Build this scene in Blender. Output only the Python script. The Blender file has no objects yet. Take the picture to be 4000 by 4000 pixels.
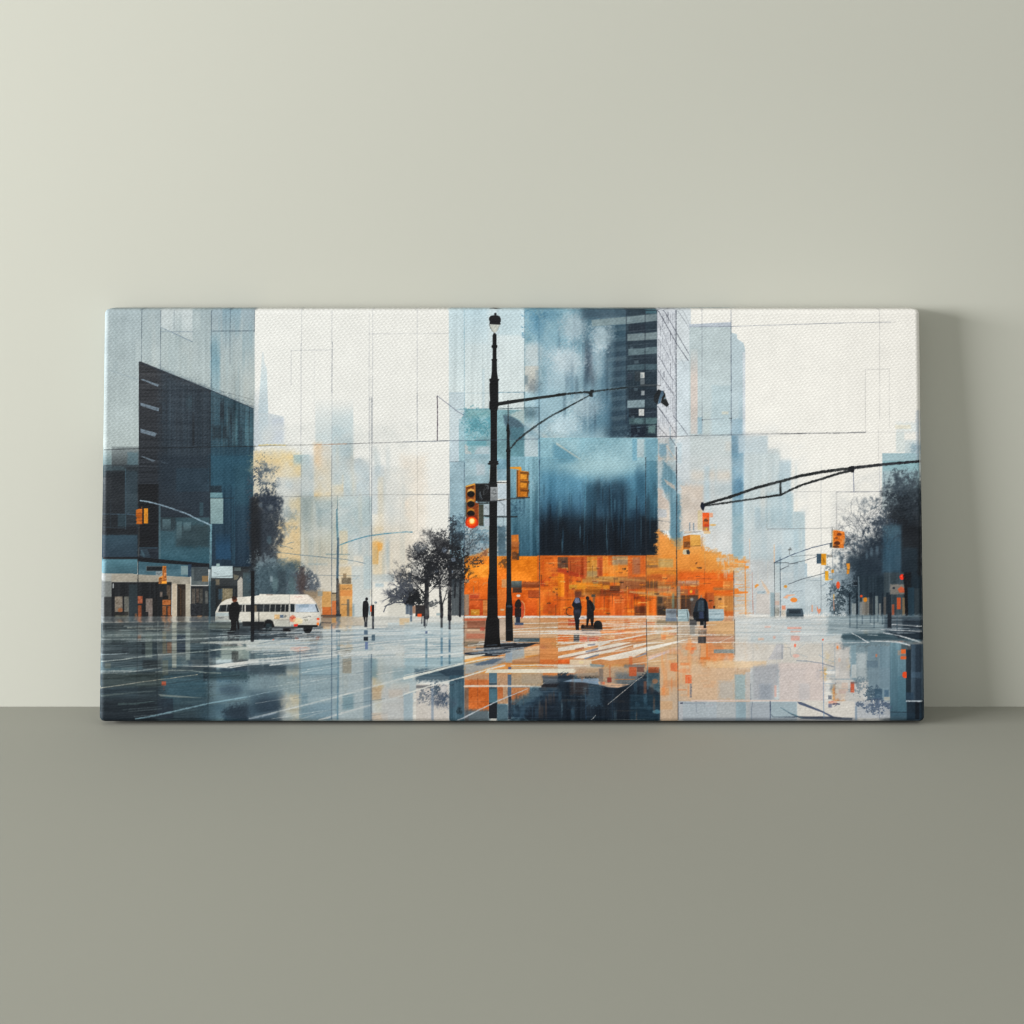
import bpy, bmesh, math, random
import numpy as np
from mathutils import Vector, Matrix
scene = bpy.context.scene
col = scene.collection
# ================================================================ survey of the photograph (4000 px wide)
F_PX, HORIZON = 8034.0, 300.0            # focal length and horizon row
CAM_H, CAM_Y = 0.9388, -3.0659           # the wall is the plane y = 0, the floor z = 0
def at(px, py, y):                       # survey pixel -> point at depth y
    d = y-CAM_Y
    return Vector(((px-2000.0)*d/F_PX, y, CAM_H-(py-HORIZON)*d/F_PX))
import numpy as np, math, random
# ---------------------------------------------------------------- small 2-D painter for the picture printed on the canvas
PX0, PY0, PX1, PY1 = 384, 1196, 3612, 2820          # extent of the picture in the survey units used below
RS = 0.5                                            # raster pixels per survey unit
PW, PH = int((PX1-PX0)*RS), int((PY1-PY0)*RS)
rng = np.random.default_rng(11)
rnd = random.Random(5)
IMG = np.zeros((PH, PW, 3), np.float32)
ORG = {'A':(380,1180),'B':(380,1780),'C':(380,2250),'D':(980,1180),'E':(980,1780),'F':(980,2250),
       'G':(1580,1180),'H':(1580,1780),'I':(1580,2250),'J':(2180,1180),'K':(2180,1780),'L':(2180,2250),
       'M':(2500,1180),'N':(2700,1780),'O':(2700,2250),'P':(3050,1180),'Q':(3050,1780),'S':(3050,2250)}
CUR = [380,1180,630/1932]
def U(k):
    CUR[0], CUR[1] = ORG[k]; CUR[2] = 630/1932
def tx(p): return ((CUR[0]+p[0]*CUR[2]-PX0)*RS, (CUR[1]+p[1]*CUR[2]-PY0)*RS)
def ts(w): return w*CUR[2]*RS
def smooth_noise(cx, cy, h=None, w=None):
    h = h or PH; w = w or PW
    gh, gw = int(h/cy)+3, int(w/cx)+3
    g = rng.standard_normal((gh, gw)).astype(np.float32)
    y = np.arange(h)/cy; x = np.arange(w)/cx
    yi = y.astype(int); xi = x.astype(int)
    fy = (y-yi)[:,None]; fx = (x-xi)[None,:]
    fy = fy*fy*(3-2*fy); fx = fx*fx*(3-2*fx)
    a = g[yi][:,xi]; b = g[yi][:,xi+1]; c = g[yi+1][:,xi]; d = g[yi+1][:,xi+1]
    n = (a*(1-fx)+b*fx)*(1-fy)+(c*(1-fx)+d*fx)*fy
    return (n/n.std()).astype(np.float32)
def mix(*l):
    n = sum(w*smooth_noise(cx,cy) for w,cx,cy in l)
    return (n/n.std()).astype(np.float32)
NZ = {'g': mix((1,45,30),(.7,14,10),(.5,4,4),(.35,1.6,1.6)),
      'v': mix((1,5,200),(.8,2.2,90),(.6,14,260),(.4,2,8)),
      'h': mix((1,200,4),(.8,80,2.2),(.5,30,1.6),(.4,8,2)),
      'f': mix((.75,24,20),(.7,9,8),(.95,3.6,3.2),(1.1,1.6,1.5)),
      's': mix((1,3,3),(1,1.4,1.4)),
      'p': mix((1,60,50),(1,22,16),(.6,8,7))}
def C(c):
    return np.array(c, np.float32)
def blend(x0, y0, m, col):
    h, w = m.shape
    s = IMG[y0:y0+h, x0:x0+w]
    s += (col - s)*m[..., None]
def bbox(xs, ys, pad):
    x0 = max(0, int(math.floor(min(xs)-pad))); x1 = min(PW, int(math.ceil(max(xs)+pad))+1)
    y0 = max(0, int(math.floor(min(ys)-pad))); y1 = min(PH, int(math.ceil(max(ys)+pad))+1)
    return x0, y0, x1, y1
def colour(c, c2, d, xx, yy, bx):
    c = C(c)
    if c2 is None: return c[None,None,:]
    if d == 'v': f = (yy-bx[1])/max(1e-3, bx[3]-bx[1])
    else: f = (xx-bx[0])/max(1e-3, bx[2]-bx[0])
    f = np.clip(f, 0, 1)[..., None]
    return c*(1-f)+C(c2)*f
def shade(col, x0, y0, x1, y1, t, k):
    if not t: return col
    n = NZ[k][y0:y1, x0:x1][..., None]
    return np.clip(col + n*t, 0, 255)
def poly(pts, c, a=1.0, s=2.0, c2=None, d='v', t=3.0, k='g', fa=None, fd='v', br=0.0):
    """filled polygon; s edge softness, c2/d gradient, fa/fd opacity ramp, br bristle break-up"""
    P = [tx(p) for p in pts]; sr = max(1.0, ts(s))
    xs = [p[0] for p in P]; ys = [p[1] for p in P]
    x0, y0, x1, y1 = bbox(xs, ys, sr)
    if x1 <= x0 or y1 <= y0: return
    yy, xx = np.mgrid[y0:y1, x0:x1].astype(np.float32); yy = yy+.5; xx = xx+.5
    ins = np.zeros(xx.shape, bool); d2 = np.full(xx.shape, 1e9, np.float32)
    n = len(P)
    for i in range(n):
        ax, ay = P[i]; bx_, by = P[(i+1)%n]
        if ay != by:
            cond = (ay > yy) != (by > yy)
            ins ^= cond & (xx < (bx_-ax)*(yy-ay)/(by-ay)+ax)
        dx, dy = bx_-ax, by-ay; L2 = dx*dx+dy*dy+1e-9
        u = np.clip(((xx-ax)*dx+(yy-ay)*dy)/L2, 0, 1)
        d2 = np.minimum(d2, (xx-ax-u*dx)**2+(yy-ay-u*dy)**2)
    sd = np.sqrt(d2); sd = np.where(ins, sd, -sd)
    if sr > 2.5 and br == 0: sd = sd + NZ['s'][y0:y1, x0:x1]*sr*.12
    if br: sd = sd + NZ['f'][y0:y1, x0:x1]*br*ts(10)
    m = np.clip(.5+sd/sr, 0, 1)
    if sr > 2: m = m*m*(3-2*m)
    bx = (min(xs), min(ys), max(xs), max(ys))
    m = m*a
    if fa is not None:
        f = (yy-bx[1])/max(1e-3, bx[3]-bx[1]) if fd == 'v' else (xx-bx[0])/max(1e-3, bx[2]-bx[0])
        f = np.clip(f, 0, 1); m = m*np.interp(f, np.linspace(0, 1, len(fa)), fa)
    col = colour(c, c2, d, xx, yy, bx)
    blend(x0, y0, m, shade(col, x0, y0, x1, y1, t, k))
def R(x0, y0, x1, y1, c, a=1.0, **kw):
    poly([(x0,y0),(x1,y0),(x1,y1),(x0,y1)], c, a, **kw)
def E(cx, cy, rx, ry, c, a=1.0, **kw):
    n = 20
    poly([(cx+rx*math.cos(i*2*math.pi/n), cy+ry*math.sin(i*2*math.pi/n)) for i in range(n)], c, a, **kw)
def L(pts, w, c, a=1.0, wob=.35, s=1.2, press=.25):
    """hand-drawn line: w width in survey px (number or start/end pair)"""
    P = [tx(p) for p in pts]
    w0, w1 = w if isinstance(w, tuple) else (w, w)
    w0 = ts(w0); w1 = ts(w1)
    lens = [math.dist(P[i], P[i+1]) for i in range(len(P)-1)]; tot = sum(lens)+1e-6; acc = 0
    c = C(c)
    for i, ln in enumerate(lens):
        nseg = max(1, int(ln/60))
        for j in range(nseg):
            f0, f1 = j/nseg, (j+1)/nseg
            A = (P[i][0]+(P[i+1][0]-P[i][0])*f0, P[i][1]+(P[i+1][1]-P[i][1])*f0)
            B = (P[i][0]+(P[i+1][0]-P[i][0])*f1, P[i][1]+(P[i+1][1]-P[i][1])*f1)
            g0, g1 = (acc+ln*f0)/tot, (acc+ln*f1)/tot
            W = max(w0, w1)/2+2
            x0, y0, x1, y1 = bbox((A[0],B[0]), (A[1],B[1]), W+1)
            if x1 <= x0 or y1 <= y0: continue
            yy, xx = np.mgrid[y0:y1, x0:x1].astype(np.float32); yy += .5; xx += .5
            dx, dy = B[0]-A[0], B[1]-A[1]; L2 = dx*dx+dy*dy+1e-9
            u = ((xx-A[0])*dx+(yy-A[1])*dy)/L2
            uc = np.clip(u, 0, 1)
            dd = np.sqrt((xx-A[0]-uc*dx)**2+(yy-A[1]-uc*dy)**2)
            n = NZ['s'][y0:y1, x0:x1]
            hw = (w0+(w1-w0)*(g0+(g1-g0)*uc))/2
            amp = np.minimum(1, hw*2/.9)
            hw = np.maximum(hw, .45)
            m = np.clip(.5+(hw-dd+n*wob*np.minimum(hw,1)*.6)/s, 0, 1)*a*amp*np.clip(1-press*(NZ['g'][y0:y1,x0:x1]*.6+.3), 0, 1)
            if j > 0: m = np.where(u < 0, 0, m)
            elif i > 0: m = np.where(u < -.02, m*.3, m)
            if not (i == len(lens)-1 and j == nseg-1): m = np.where(u >= 1, 0, m)
            blend(x0, y0, m, c)
        acc += ln
def Fo(cx, cy, rx, ry, c, a=1.0, th=.2, soft=.5, sz='f', fall=1.6, c2=None, t=8):
    """foliage / speckle: noise cut-out that thins out towards the rim"""
    (X, Y) = tx((cx, cy)); rX, rY = ts(rx), ts(ry)
    x0, y0, x1, y1 = bbox((X-rX,X+rX), (Y-rY,Y+rY), 1)
    if x1 <= x0 or y1 <= y0: return
    yy, xx = np.mgrid[y0:y1, x0:x1].astype(np.float32)
    r = np.sqrt(((xx-X)/rX)**2+((yy-Y)/rY)**2)
    v = NZ[sz][y0:y1, x0:x1]*.75 + (1-r*fall)*1.5 - th
    m = np.clip(v/soft+.5, 0, 1)*a*np.clip((1.02-r)*6, 0, 1)
    col = colour(c, c2, 'v', xx, yy, (x0,y0,x1,y1))
    blend(x0, y0, m, shade(col, x0, y0, x1, y1, t, 's'))
def branch(x, y, ang, ln, w, c, depth, spread=.55, a=.9):
    x2 = x+ln*math.cos(ang); y2 = y-ln*math.sin(ang)
    L([(x,y),(x2,y2)], (w, w*.7), c, a, press=.1)
    if depth <= 0: return
    for k in range(2 if rnd.random() < .7 else 3):
        branch(x2, y2, ang+rnd.uniform(-spread, spread)*1.3, ln*rnd.uniform(.62,.88), w*.66, c, depth-1, spread, a)
def patches(x0, y0, x1, y1, n, cols, wr, hr, a=(.4,.9), s=2.0, t=6, k='v'):
    for _ in range(n):
        w = rnd.uniform(*wr); h = rnd.uniform(*hr); x = rnd.uniform(x0, max(x0,x1-w)); y = rnd.uniform(y0, max(y0,y1-h))
        R(x, y, min(x+w,x1), min(y+h,y1), rnd.choice(cols), rnd.uniform(*a), s=s, t=t, k=k)
def vstreaks(x0, y0, x1, y1, n, cols, wr, hr, a=(.15,.5), s=6):
    for _ in range(n):
        w = rnd.uniform(*wr); h = rnd.uniform(*hr); x = rnd.uniform(x0, x1-w); y = rnd.uniform(y0, y1-h*.6)
        R(x, y, x+w, min(y+h,y1), rnd.choice(cols), rnd.uniform(*a), s=s, fa=(0,1,1,.7,0), k='v')
def scrib(x, y, w, h, c, a=.8, lw=5, n=None):
    n = n or max(3, int(w/14)); pts = []
    for i in range(n):
        pts.append((x+w*i/(n-1)+rnd.uniform(-4,4), y+rnd.uniform(0,h)))
    L(pts, lw, c, a, press=.1)
def blur1(a, n, ax):
    k = np.cumsum(np.pad(a, [(n+1, n) if i == ax else (0,0) for i in range(3)], mode='edge'), axis=ax, dtype=np.float64)
    m = 2*n+1
    return ((np.take(k, range(m, k.shape[ax]), ax) - np.take(k, range(0, k.shape[ax]-m), ax))/m).astype(np.float32)
def mist(x0, y0, x1, y1, n=4, feather=60, wash=None, wa=0.0, amt=.85):
    """wet-in-wet: soften what is already there, optionally veil it with a pale wash"""
    X0, Y0 = tx((x0, y0)); X1, Y1 = tx((x1, y1)); f = max(1., ts(feather))
    a0, b0, a1, b1 = bbox((X0, X1), (Y0, Y1), f)
    p = 3*n; c0, d0, c1, d1 = max(0,a0-p), max(0,b0-p), min(PW,a1+p), min(PH,b1+p)
    big = IMG[d0:d1, c0:c1].copy()
    for _ in range(2): big = blur1(blur1(big, n, 0), max(1, n//2), 1)
    big = big[b0-d0:b1-d0, a0-c0:a1-c0]
    yy, xx = np.mgrid[b0:b1, a0:a1].astype(np.float32)
    m = np.clip(np.minimum(np.minimum(xx-X0, X1-xx), np.minimum(yy-Y0, Y1-yy))/f+.5, 0, 1)*amt
    m = m*np.clip(.85+NZ['p'][b0:b1, a0:a1]*.35, 0, 1)
    if wash is not None: big = big+(C(wash)-big)*np.clip(wa*(.8+NZ['p'][b0:b1,a0:a1]*.5), 0, 1)[...,None]
    blend(a0, b0, m, big)
def hstrokes(x0, y0, x1, y1, n, cols, lr, wr, a=(.3,.8), slope=0.0):
    for _ in range(n):
        ln = rnd.uniform(*lr); x = rnd.uniform(x0, max(x0+1,x1-ln)); y = rnd.uniform(y0, y1); w = rnd.uniform(*wr)
        b = rnd.uniform(-.006,.006)+slope
        L([(x,y),(x+ln*.5,y+ln*.5*b+rnd.uniform(-3,3)),(x+ln,y+ln*b)], (w, w*rnd.uniform(.2,.8)), rnd.choice(cols), rnd.uniform(*a))

INK = (22,23,26); NAVY = (24,36,48); PENCIL = (88,94,108)
def paint_upper():
    IMG[:] = C((236,235,229))
    yy = np.linspace(0,1,PH)[:,None,None]; xx = np.linspace(0,1,PW)[None,:,None]
    IMG[:] = C((231,232,227))*(1-xx)+C((240,238,231))*xx
    IMG[:] += (NZ['p'][...,None]*.35)
    IMG[:] += (C((228,222,208))-IMG)*np.clip((yy-.42)*1.9,0,.75)*np.clip(1-abs(xx-.38)*2.6,0,1)
    # ---- left block of pale glass towers
    U('A'); TOP = 40
    R(-20,TOP,1885,2100,(174,187,189),c2=(185,194,192),t=4,k='v')
    R(-20,TOP,525,1900,(168,182,187),.7,c2=(180,191,190),s=3); R(525,TOP,757,1100,(164,178,183),.7,c2=(182,193,193),s=3)
    poly([(757,TOP),(1142,TOP),(1142,470),(757,300)],(205,212,212),.8,fa=(1,.8,.4))
    R(1142,TOP,1362,1060,(164,180,185),.8,c2=(182,193,195),fa=(1,.5,.1)); R(1362,TOP,1885,760,(158,178,190),.75,c2=(182,194,196),fa=(1,.7,.1))
    R(1358,330,1470,1080,(116,158,178),.7,s=30,fa=(.1,.8,1,.7,.5),k='v',t=8); R(1500,60,1600,600,(110,155,178),.35,s=30,fa=(1,.5,0)); R(1600,60,1720,420,(120,160,180),.4,s=30,fa=(1,.5,0))
    vstreaks(1362,60,1880,1250,26,[(134,166,180),(156,178,186),(195,204,202)],(8,60),(200,700),(.08,.28))
    vstreaks(0,60,1360,900,24,[(160,176,180),(195,203,201),(170,185,188)],(20,140),(200,700),(.1,.3),s=12)
    R(1750,700,1885,1300,(190,196,192),.6,s=40,fa=(0,1,1))
    for x,y0,y1,a in ((530,TOP,712,.85),(757,TOP,800,.85),(920,TOP,350,.35),(1365,TOP,1060,.75),(1540,TOP,560,.4),(1590,TOP,740,.6),(1882,TOP,350,.6)):
        L([(x+3,y0),(x,y1)],5,(44,58,74),a)
    L([(757,355),(1145,355)],5,(80,100,125),.6); L([(1365,348),(1885,345)],6,(50,66,84),.8); L([(765,305),(860,345),(1060,440),(1140,475)],6,(90,112,140),.7)
    L([(100,800),(500,935)],4,(120,140,160),.5)
    # ---- dark office block
    poly([(497,715),(522,712),(1360,1052),(1870,1272),(1870,3200),(497,3200)],(60,62,66),c2=(34,44,56),s=2,t=6,k='h')
    poly([(760,815),(1360,1058),(1870,1280),(1870,3200),(760,2200)],(54,76,94),.5,s=160,t=6,k='v')
    poly([(1360,1058),(1870,1276),(1870,2400),(1360,2400)],(70,102,118),.75,s=10,c2=(44,84,106),t=8,k='v')
    R(1470,1120,1520,1500,(36,44,54),.7,s=20,fa=(0,1,1,0)); R(1560,1200,1620,1720,(40,52,62),.7,s=30,fa=(0,1,1,.2)); R(1620,1250,1680,1800,(98,138,152),.7,s=24,fa=(0,1,1,.2)); R(1760,1330,1860,1720,(88,128,142),.6,s=40,fa=(.2,1,.6))
    R(1380,1480,1560,1640,(36,44,52),.6,s=60)
    R(1060,1100,1135,1320,(76,104,118),.5,s=14,fa=(0,1,.8,0)); R(1140,1320,1165,1720,(34,38,44),.6,s=12)
    vstreaks(1370,1150,1865,2200,26,[(110,150,165),(36,50,62),(60,100,122)],(8,40),(200,600),(.15,.5))
    vstreaks(760,1000,1350,1950,18,[(70,90,106),(38,44,52)],(16,90),(200,500),(.08,.2),s=20)
    L([(1352,1060),(1350,1930)],9,(24,30,38),.7); L([(500,720),(1360,1056),(1870,1276)],7,(40,60,84),.6)
    for q,a in (([(515,925),(548,922),(740,990),(722,1013)],.85),([(515,1203),(742,1270),(735,1310),(515,1240)],.85),([(515,1515),(716,1570),(690,1612),(515,1562)],.85),([(500,1840),(560,1850),(700,1900),(660,1910)],.7),([(750,1900),(850,1930),(840,1942),(770,1925)],.6)):
        poly(q,(132,150,165),a)
    for k in range(16):
        y = 800+k*62; L([(500,y-60),(1355,y+max(0,230-k*14)),(1866,y+max(0,370-k*22))],4,(84,94,102) if k%2 else (22,26,31),.42)
    for k in range(22):
        x = 520+k*62; L([(x,760+(x-500)*.41),(x-2,1932)],4,(26,31,37),.5)
    R(1360,1735,1870,1950,(36,70,92),.55,s=8)
    L([(60,1770),(500,1755),(1250,1735),(1870,1730)],7,(20,24,30),.8)
    R(170,1730,497,2300,(44,52,58),.9,s=6,fa=(.3,1,1)); R(0,1760,172,2100,(100,125,132),.8,s=20,fa=(.2,1,1)); R(360,1800,490,1960,(92,124,138),.6,s=30)
    # ---- lower left, storey band and shop fronts
    U('B')
    R(-20,110,497,1230,(44,54,62),s=10,t=5,k='h',fa=(.7,1,1)); R(320,180,480,700,(58,80,94),.6,s=30); R(0,130,330,260,(86,112,122),.5,s=40,fa=(1,.2))
    R(100,180,330,900,(32,37,43),.7,s=20); R(245,700,345,870,(58,86,100),.6,s=10); R(110,850,480,960,(26,30,36),.7,s=20)
    R(-20,950,480,1215,(52,80,98),.9,c2=(44,66,84),s=20); L([(340,160),(342,880)],5,(84,116,136),.7); L([(160,540),(158,860)],5,(70,96,114),.5)
    L([(-10,700),(350,700),(470,712)],7,(86,116,140),.8); L([(-10,850),(340,870)],6,(84,112,130),.6)
    R(490,340,735,1110,(22,25,30),.9,s=16,k='h'); R(735,0,1345,740,(38,52,66),.6,s=60); R(945,150,1345,430,(46,70,88),.6,s=20); R(735,740,1345,1290,(60,88,100),.95,c2=(50,94,114),s=6,t=6)
    R(735,740,940,900,(40,50,58),.6,s=30); R(940,830,1340,1090,(48,62,68),.6,s=60)
    for q in ((780,760,880,885),(950,785,1012,990),(1032,800,1122,900)): R(*q,(96,124,134),.75,s=5,fa=(1,.8,.3))
    R(1225,560,1270,720,(60,90,104),.7,s=6); R(735,600,760,1250,(84,110,122),.6,s=6)
    R(1360,0,1862,1330,(48,88,112),.85,c2=(30,54,76),s=8,t=5,k='v'); R(1360,0,1860,380,(46,92,116),.5,s=120); R(1420,930,1600,1240,(36,84,124),.7,s=30,fa=(.2,1,1)); R(1610,300,1650,1300,(54,98,122),.4,s=20); R(1650,100,1860,600,(52,92,112),.5,s=80)
    R(1352,360,1490,440,(22,30,38),.6,s=20); R(1352,442,1500,502,(112,148,158),.9); R(1354,508,1508,815,(152,176,178),.95,s=4,c2=(138,164,168))
    L([(1360,508),(1640,508)],7,(28,36,44),.8); L([(1350,0),(1350,830)],8,(24,30,38),.7); L([(1628,480),(1628,1300)],6,(26,44,60),.6)
    R(500,1100,725,1110,(62,98,122),.8); poly([(505,1120),(560,1220),(640,1220),(600,1120)],(60,84,100),.6); poly([(530,1120),(570,1190),(560,1220),(510,1190)],(84,118,136),.5)
    L([(500,825),(498,1200)],9,(104,104,98),.6); L([(745,600),(748,1290)],9,(84,112,124),.6)
    R(-20,1215,490,1250,(22,26,32),.9,s=8); poly([(480,1215),(1345,1295),(1345,1335),(480,1265)],(22,26,32),.95,s=8)
    R(-20,1240,480,1420,(84,130,148),.95,c2=(60,98,114),s=4); R(0,1250,100,1420,(140,180,196),.7,s=40); poly([(490,1268),(1110,1310),(1110,1455),(490,1425)],(74,112,130),.95,s=4,t=5); R(1085,1300,1130,1450,(40,66,92),.9)
    R(585,1320,785,1385,(110,122,126),.9); R(592,1328,778,1378,(34,40,46),1); R(700,1385,780,1442,(140,152,156),1); scrib(712,1398,55,30,(60,66,70))
    R(1003,1320,1086,1425,(132,154,158),.9); R(1125,1335,1330,1550,(84,96,100),.9,t=6); R(1160,1340,1330,1500,(58,68,74),.7,s=20); R(1255,1440,1330,1510,(160,128,84),.8,s=8); R(1190,1510,1290,1550,(110,118,118),.8)
    poly([(-20,1412),(420,1412),(480,1422),(1118,1455),(1118,1560),(900,1545),(480,1512),(170,1512),(-20,1560)],(176,171,158),c2=(160,155,142),s=4,t=6)
    R(-20,1412,170,1700,(170,172,166),.9,s=10); R(0,1420,95,1932,(176,186,196),.4,s=20)
    L([(487,1210),(488,1932)],9,(24,28,32),.85)
    # dark right part, parasol building
    R(1120,1560,1860,2300,(38,44,48),s=6,t=6,k='v'); R(1360,1330,1860,1600,(36,42,46),.9,s=10); R(1490,1590,1620,1800,(158,146,116),.9,s=8,t=14,k='s'); R(1450,1600,1500,1720,(58,88,110),.7,s=20)
    R(1745,1400,1840,1720,(74,92,98),.9,s=6); R(1640,1340,1720,1380,(110,124,124),.7); poly([(1680,1500),(1720,1450),(1742,1480),(1742,1932),(1680,1932)],(186,182,172),.95)
    poly([(1630,1420),(1700,1440),(1680,1480),(1640,1490)],(120,116,100),.9); R(1415,1480,1465,1550,(130,120,100),.8,s=8)
    R(1368,1322,1622,1466,(186,201,204),1,s=4); R(1425,1292,1467,1330,(150,172,172),1); L([(1375,1455),(1618,1440)],10,(90,100,104),.6); L([(1400,1400),(1450,1420)],5,(80,90,92),.6)
    U('C')
    R(-20,60,170,560,(92,98,98),.6,s=20); R(80,250,205,560,(48,52,54),.9,s=10); R(170,72,890,560,(30,34,38),s=5,t=5,k='v'); R(380,100,480,560,(52,68,76),.7,s=14)
    W = [(210,245,302,428,(140,130,116)),(322,245,378,540,(112,112,104)),(210,470,350,545,(84,84,72)),(485,240,542,330,(172,98,66)),(487,350,530,510,(150,84,50)),(450,450,475,540,(120,84,60)),(580,270,662,540,(136,124,116)),(750,190,780,250,(120,108,98)),
         (780,285,880,350,(186,112,54)),(832,110,880,280,(98,84,70)),(780,360,826,470,(152,94,50)),(842,360,880,470,(162,92,46)),(765,480,815,556,(190,104,52)),(842,470,895,550,(120,70,40))]
    for x0,y0,x1,y1,c in W: R(x0,y0,x1,y1,c,.92,s=3,t=9,k='s')
    R(560,430,612,545,(26,28,32),.9,s=6); R(663,270,722,560,(26,27,28),.9); E(275,410,28,28,(150,90,50),.8); R(200,430,370,470,(34,34,32),.8,s=6); R(785,235,850,275,(20,20,20),.9); L([(725,100),(725,560)],6,(54,56,58),.8)
    R(955,100,1060,560,(52,44,36),s=3); L([(975,130),(1000,160),(1000,470)],7,(120,84,48),.7); R(1020,160,1055,540,(74,64,54),.8)
    R(895,92,952,556,(196,184,164),1,s=3,t=5); R(1058,92,1114,560,(184,178,162),1,s=3,t=5)
    for x0,y0,x1,y1,c in ((1130,150,1172,330,(104,98,90)),(1182,150,1218,320,(92,82,74)),(1225,150,1262,330,(84,82,76)),(1115,335,1250,470,(46,50,56)),(1115,482,1200,545,(160,122,92)),(1200,475,1255,545,(170,124,82)),(1290,480,1325,545,(150,124,96)),(1292,180,1325,330,(110,112,108))): R(x0,y0,x1,y1,c,.9,s=4,t=8,k='s')
    R(1330,60,1420,560,(40,56,66),.7,s=16); L([(1340,0),(1345,600)],9,(70,100,116),.7); R(183,90,198,145,(200,204,204),.9)
    for x in range(1390,1680,22): L([(x,100),(x,300)],5,(24,28,30),.4)
    # ---- distant city, centre left
    U('D')
    poly([(95,1240),(125,760),(135,600),(152,600),(162,720),(192,800),(205,1330),(90,1330)],(186,208,218),.55,s=14,fa=(.5,1,1)); poly([(40,1100),(120,960),(200,1000),(205,1330),(390,1370),(398,1720),(35,1720)],(196,206,212),.85,s=8,fa=(0,.5,1,1),t=2)
    R(260,1400,396,1710,(190,200,214),.5,s=40); R(90,1160,205,1700,(180,200,208),.4,s=20,fa=(.3,1,.3))
    R(772,1150,1226,2400,(196,210,213),.9,s=4,fa=(0,.75,1,1),t=2); R(970,1240,1226,2200,(184,202,208),.8,s=6,fa=(0,.9,1,1),t=3)
    U('E')
    poly([(30,-60),(480,-60),(545,110),(602,116),(602,1400),(25,1400)],(214,208,190),.95,s=14,c2=(208,200,178),t=3); E(300,30,260,90,(228,207,154),.75,s=160); E(540,180,120,200,(228,207,160),.85,s=140); E(200,150,200,140,(228,205,160),.5,s=140)
    R(300,260,600,490,(205,209,206),.9,s=14); R(410,300,500,380,(188,204,212),.6,s=40); R(350,490,600,800,(196,199,192),.8,s=30); R(460,490,600,800,(216,198,156),.6,s=30); R(310,800,598,1350,(222,194,142),.75,s=30); E(450,1100,180,150,(214,198,166),.6,s=160)
    R(510,-10,700,95,(148,184,196),.8,s=10); R(600,95,757,500,(190,202,204),.95,s=6); R(620,0,760,110,(188,202,206),.7,s=20)
    R(757,-120,968,560,(214,207,193),.9,s=10,c2=(214,200,168)); R(757,-150,850,120,(230,198,158),.6,s=60); R(757,440,965,550,(234,203,146),.9,s=8)
    R(968,0,1230,1300,(188,199,200),.9,s=6); poly([(1226,45),(1300,28),(1420,90),(1420,1200),(1226,1200)],(192,204,208),.95,s=8); R(975,350,1100,520,(220,206,176),.7,s=40); R(1090,230,1110,520,(222,204,170),.5,s=10); R(1150,40,1230,220,(196,202,200),.7,s=40)
    R(598,490,1040,1350,(172,182,178),.95,s=8,c2=(196,194,178),t=4,k='v'); R(780,540,960,900,(156,176,182),.75,s=14,fa=(.7,1,.3)); poly([(757,555),(965,540),(965,640),(790,620)],(164,180,180),.8,s=10); R(600,490,700,900,(150,164,164),.6,s=60); R(1040,490,1452,950,(186,201,203),.9,s=8,t=3)
    R(600,900,1452,1700,(206,201,186),.75,s=60,fa=(0,.8,1)); R(1060,900,1160,1300,(218,202,168),.6,s=20); R(680,1290,920,1315,(150,176,186),.6,s=14)
    R(1452,120,1600,700,(206,214,216),.8,s=30); R(1520,250,1600,1100,(222,208,180),.5,s=30); R(1590,150,1780,1300,(214,214,208),.6,s=60); R(1790,0,2100,1100,(230,221,207),.6,s=140); R(1840,500,1932,760,(230,214,192),.4,s=80)
    R(1452,850,1600,1500,(220,202,168),.6,s=60); R(1600,800,1932,1500,(218,210,194),.7,s=160); poly([(1452,1030),(1500,1022),(1580,1050),(1570,1130),(1530,1150),(1525,1300),(1455,1300)],(240,178,84),.9,s=14)
    R(1455,1420,1720,1510,(186,198,202),.7,s=20); R(1490,1530,1590,1570,(160,186,200),.7,s=14); R(1210,1320,1430,2000,(196,204,203),.75,s=16); R(1640,1700,1932,2100,(214,212,202),.8,s=40); R(1350,1200,1452,1600,(186,202,206),.7,s=20)
    R(600,1300,1000,1700,(208,203,190),.75,s=50); R(1060,1330,1200,1600,(216,192,150),.6,s=40)
    vstreaks(600,-200,1900,1500,60,[(170,190,198),(226,206,170),(210,216,214),(150,170,176)],(10,70),(200,800),(.08,.3),s=10)
    mist(110,-400,1932,1000,7,100,(212,215,211),.34); mist(600,700,1932,1800,3,80,(216,212,200),.12,.7)
    # trees behind the van
    Fo(170,330,210,400,(88,104,118),.75,th=.95,soft=.9,fall=1.05); Fo(120,430,200,330,(66,82,98),.7,th=.7,soft=.9,fall=1.0); poly([(22,500),(180,470),(290,560),(330,760),(300,1000),(330,1250),(300,1700),(22,1700)],(46,55,66),.93,s=130,br=2.0,fa=(.2,.8,1,1,1,1,1)); Fo(170,880,250,540,(52,62,74),.85,th=-.2,soft=1.4,fall=1.15); R(0,440,120,1800,(26,30,36),.8,s=70,fa=(0,.6,1,1,1,1,1,1))
    Fo(240,540,160,150,(50,62,78),.9,th=.2,fall=1.2); E(115,590,26,26,(120,134,146),.5,s=20); E(225,620,30,36,(130,142,150),.5,s=20); E(220,1010,30,50,(96,126,140),.5,s=24)
    R(60,1280,560,1720,(78,100,112),.85,s=120,t=9); Fo(330,1480,420,280,(74,96,108),.9,th=-.2,soft=1.4,fall=1.2,t=10); Fo(620,1560,220,230,(86,96,108),.85,th=.0,soft=1.4,fall=1.1); R(320,1380,420,1700,(56,70,80),.6,s=40); R(450,1440,540,1700,(100,132,136),.5,s=50); E(290,1540,36,90,(120,146,150),.5,s=30); R(228,1440,262,1510,(160,176,182),.7,s=14)
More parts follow.
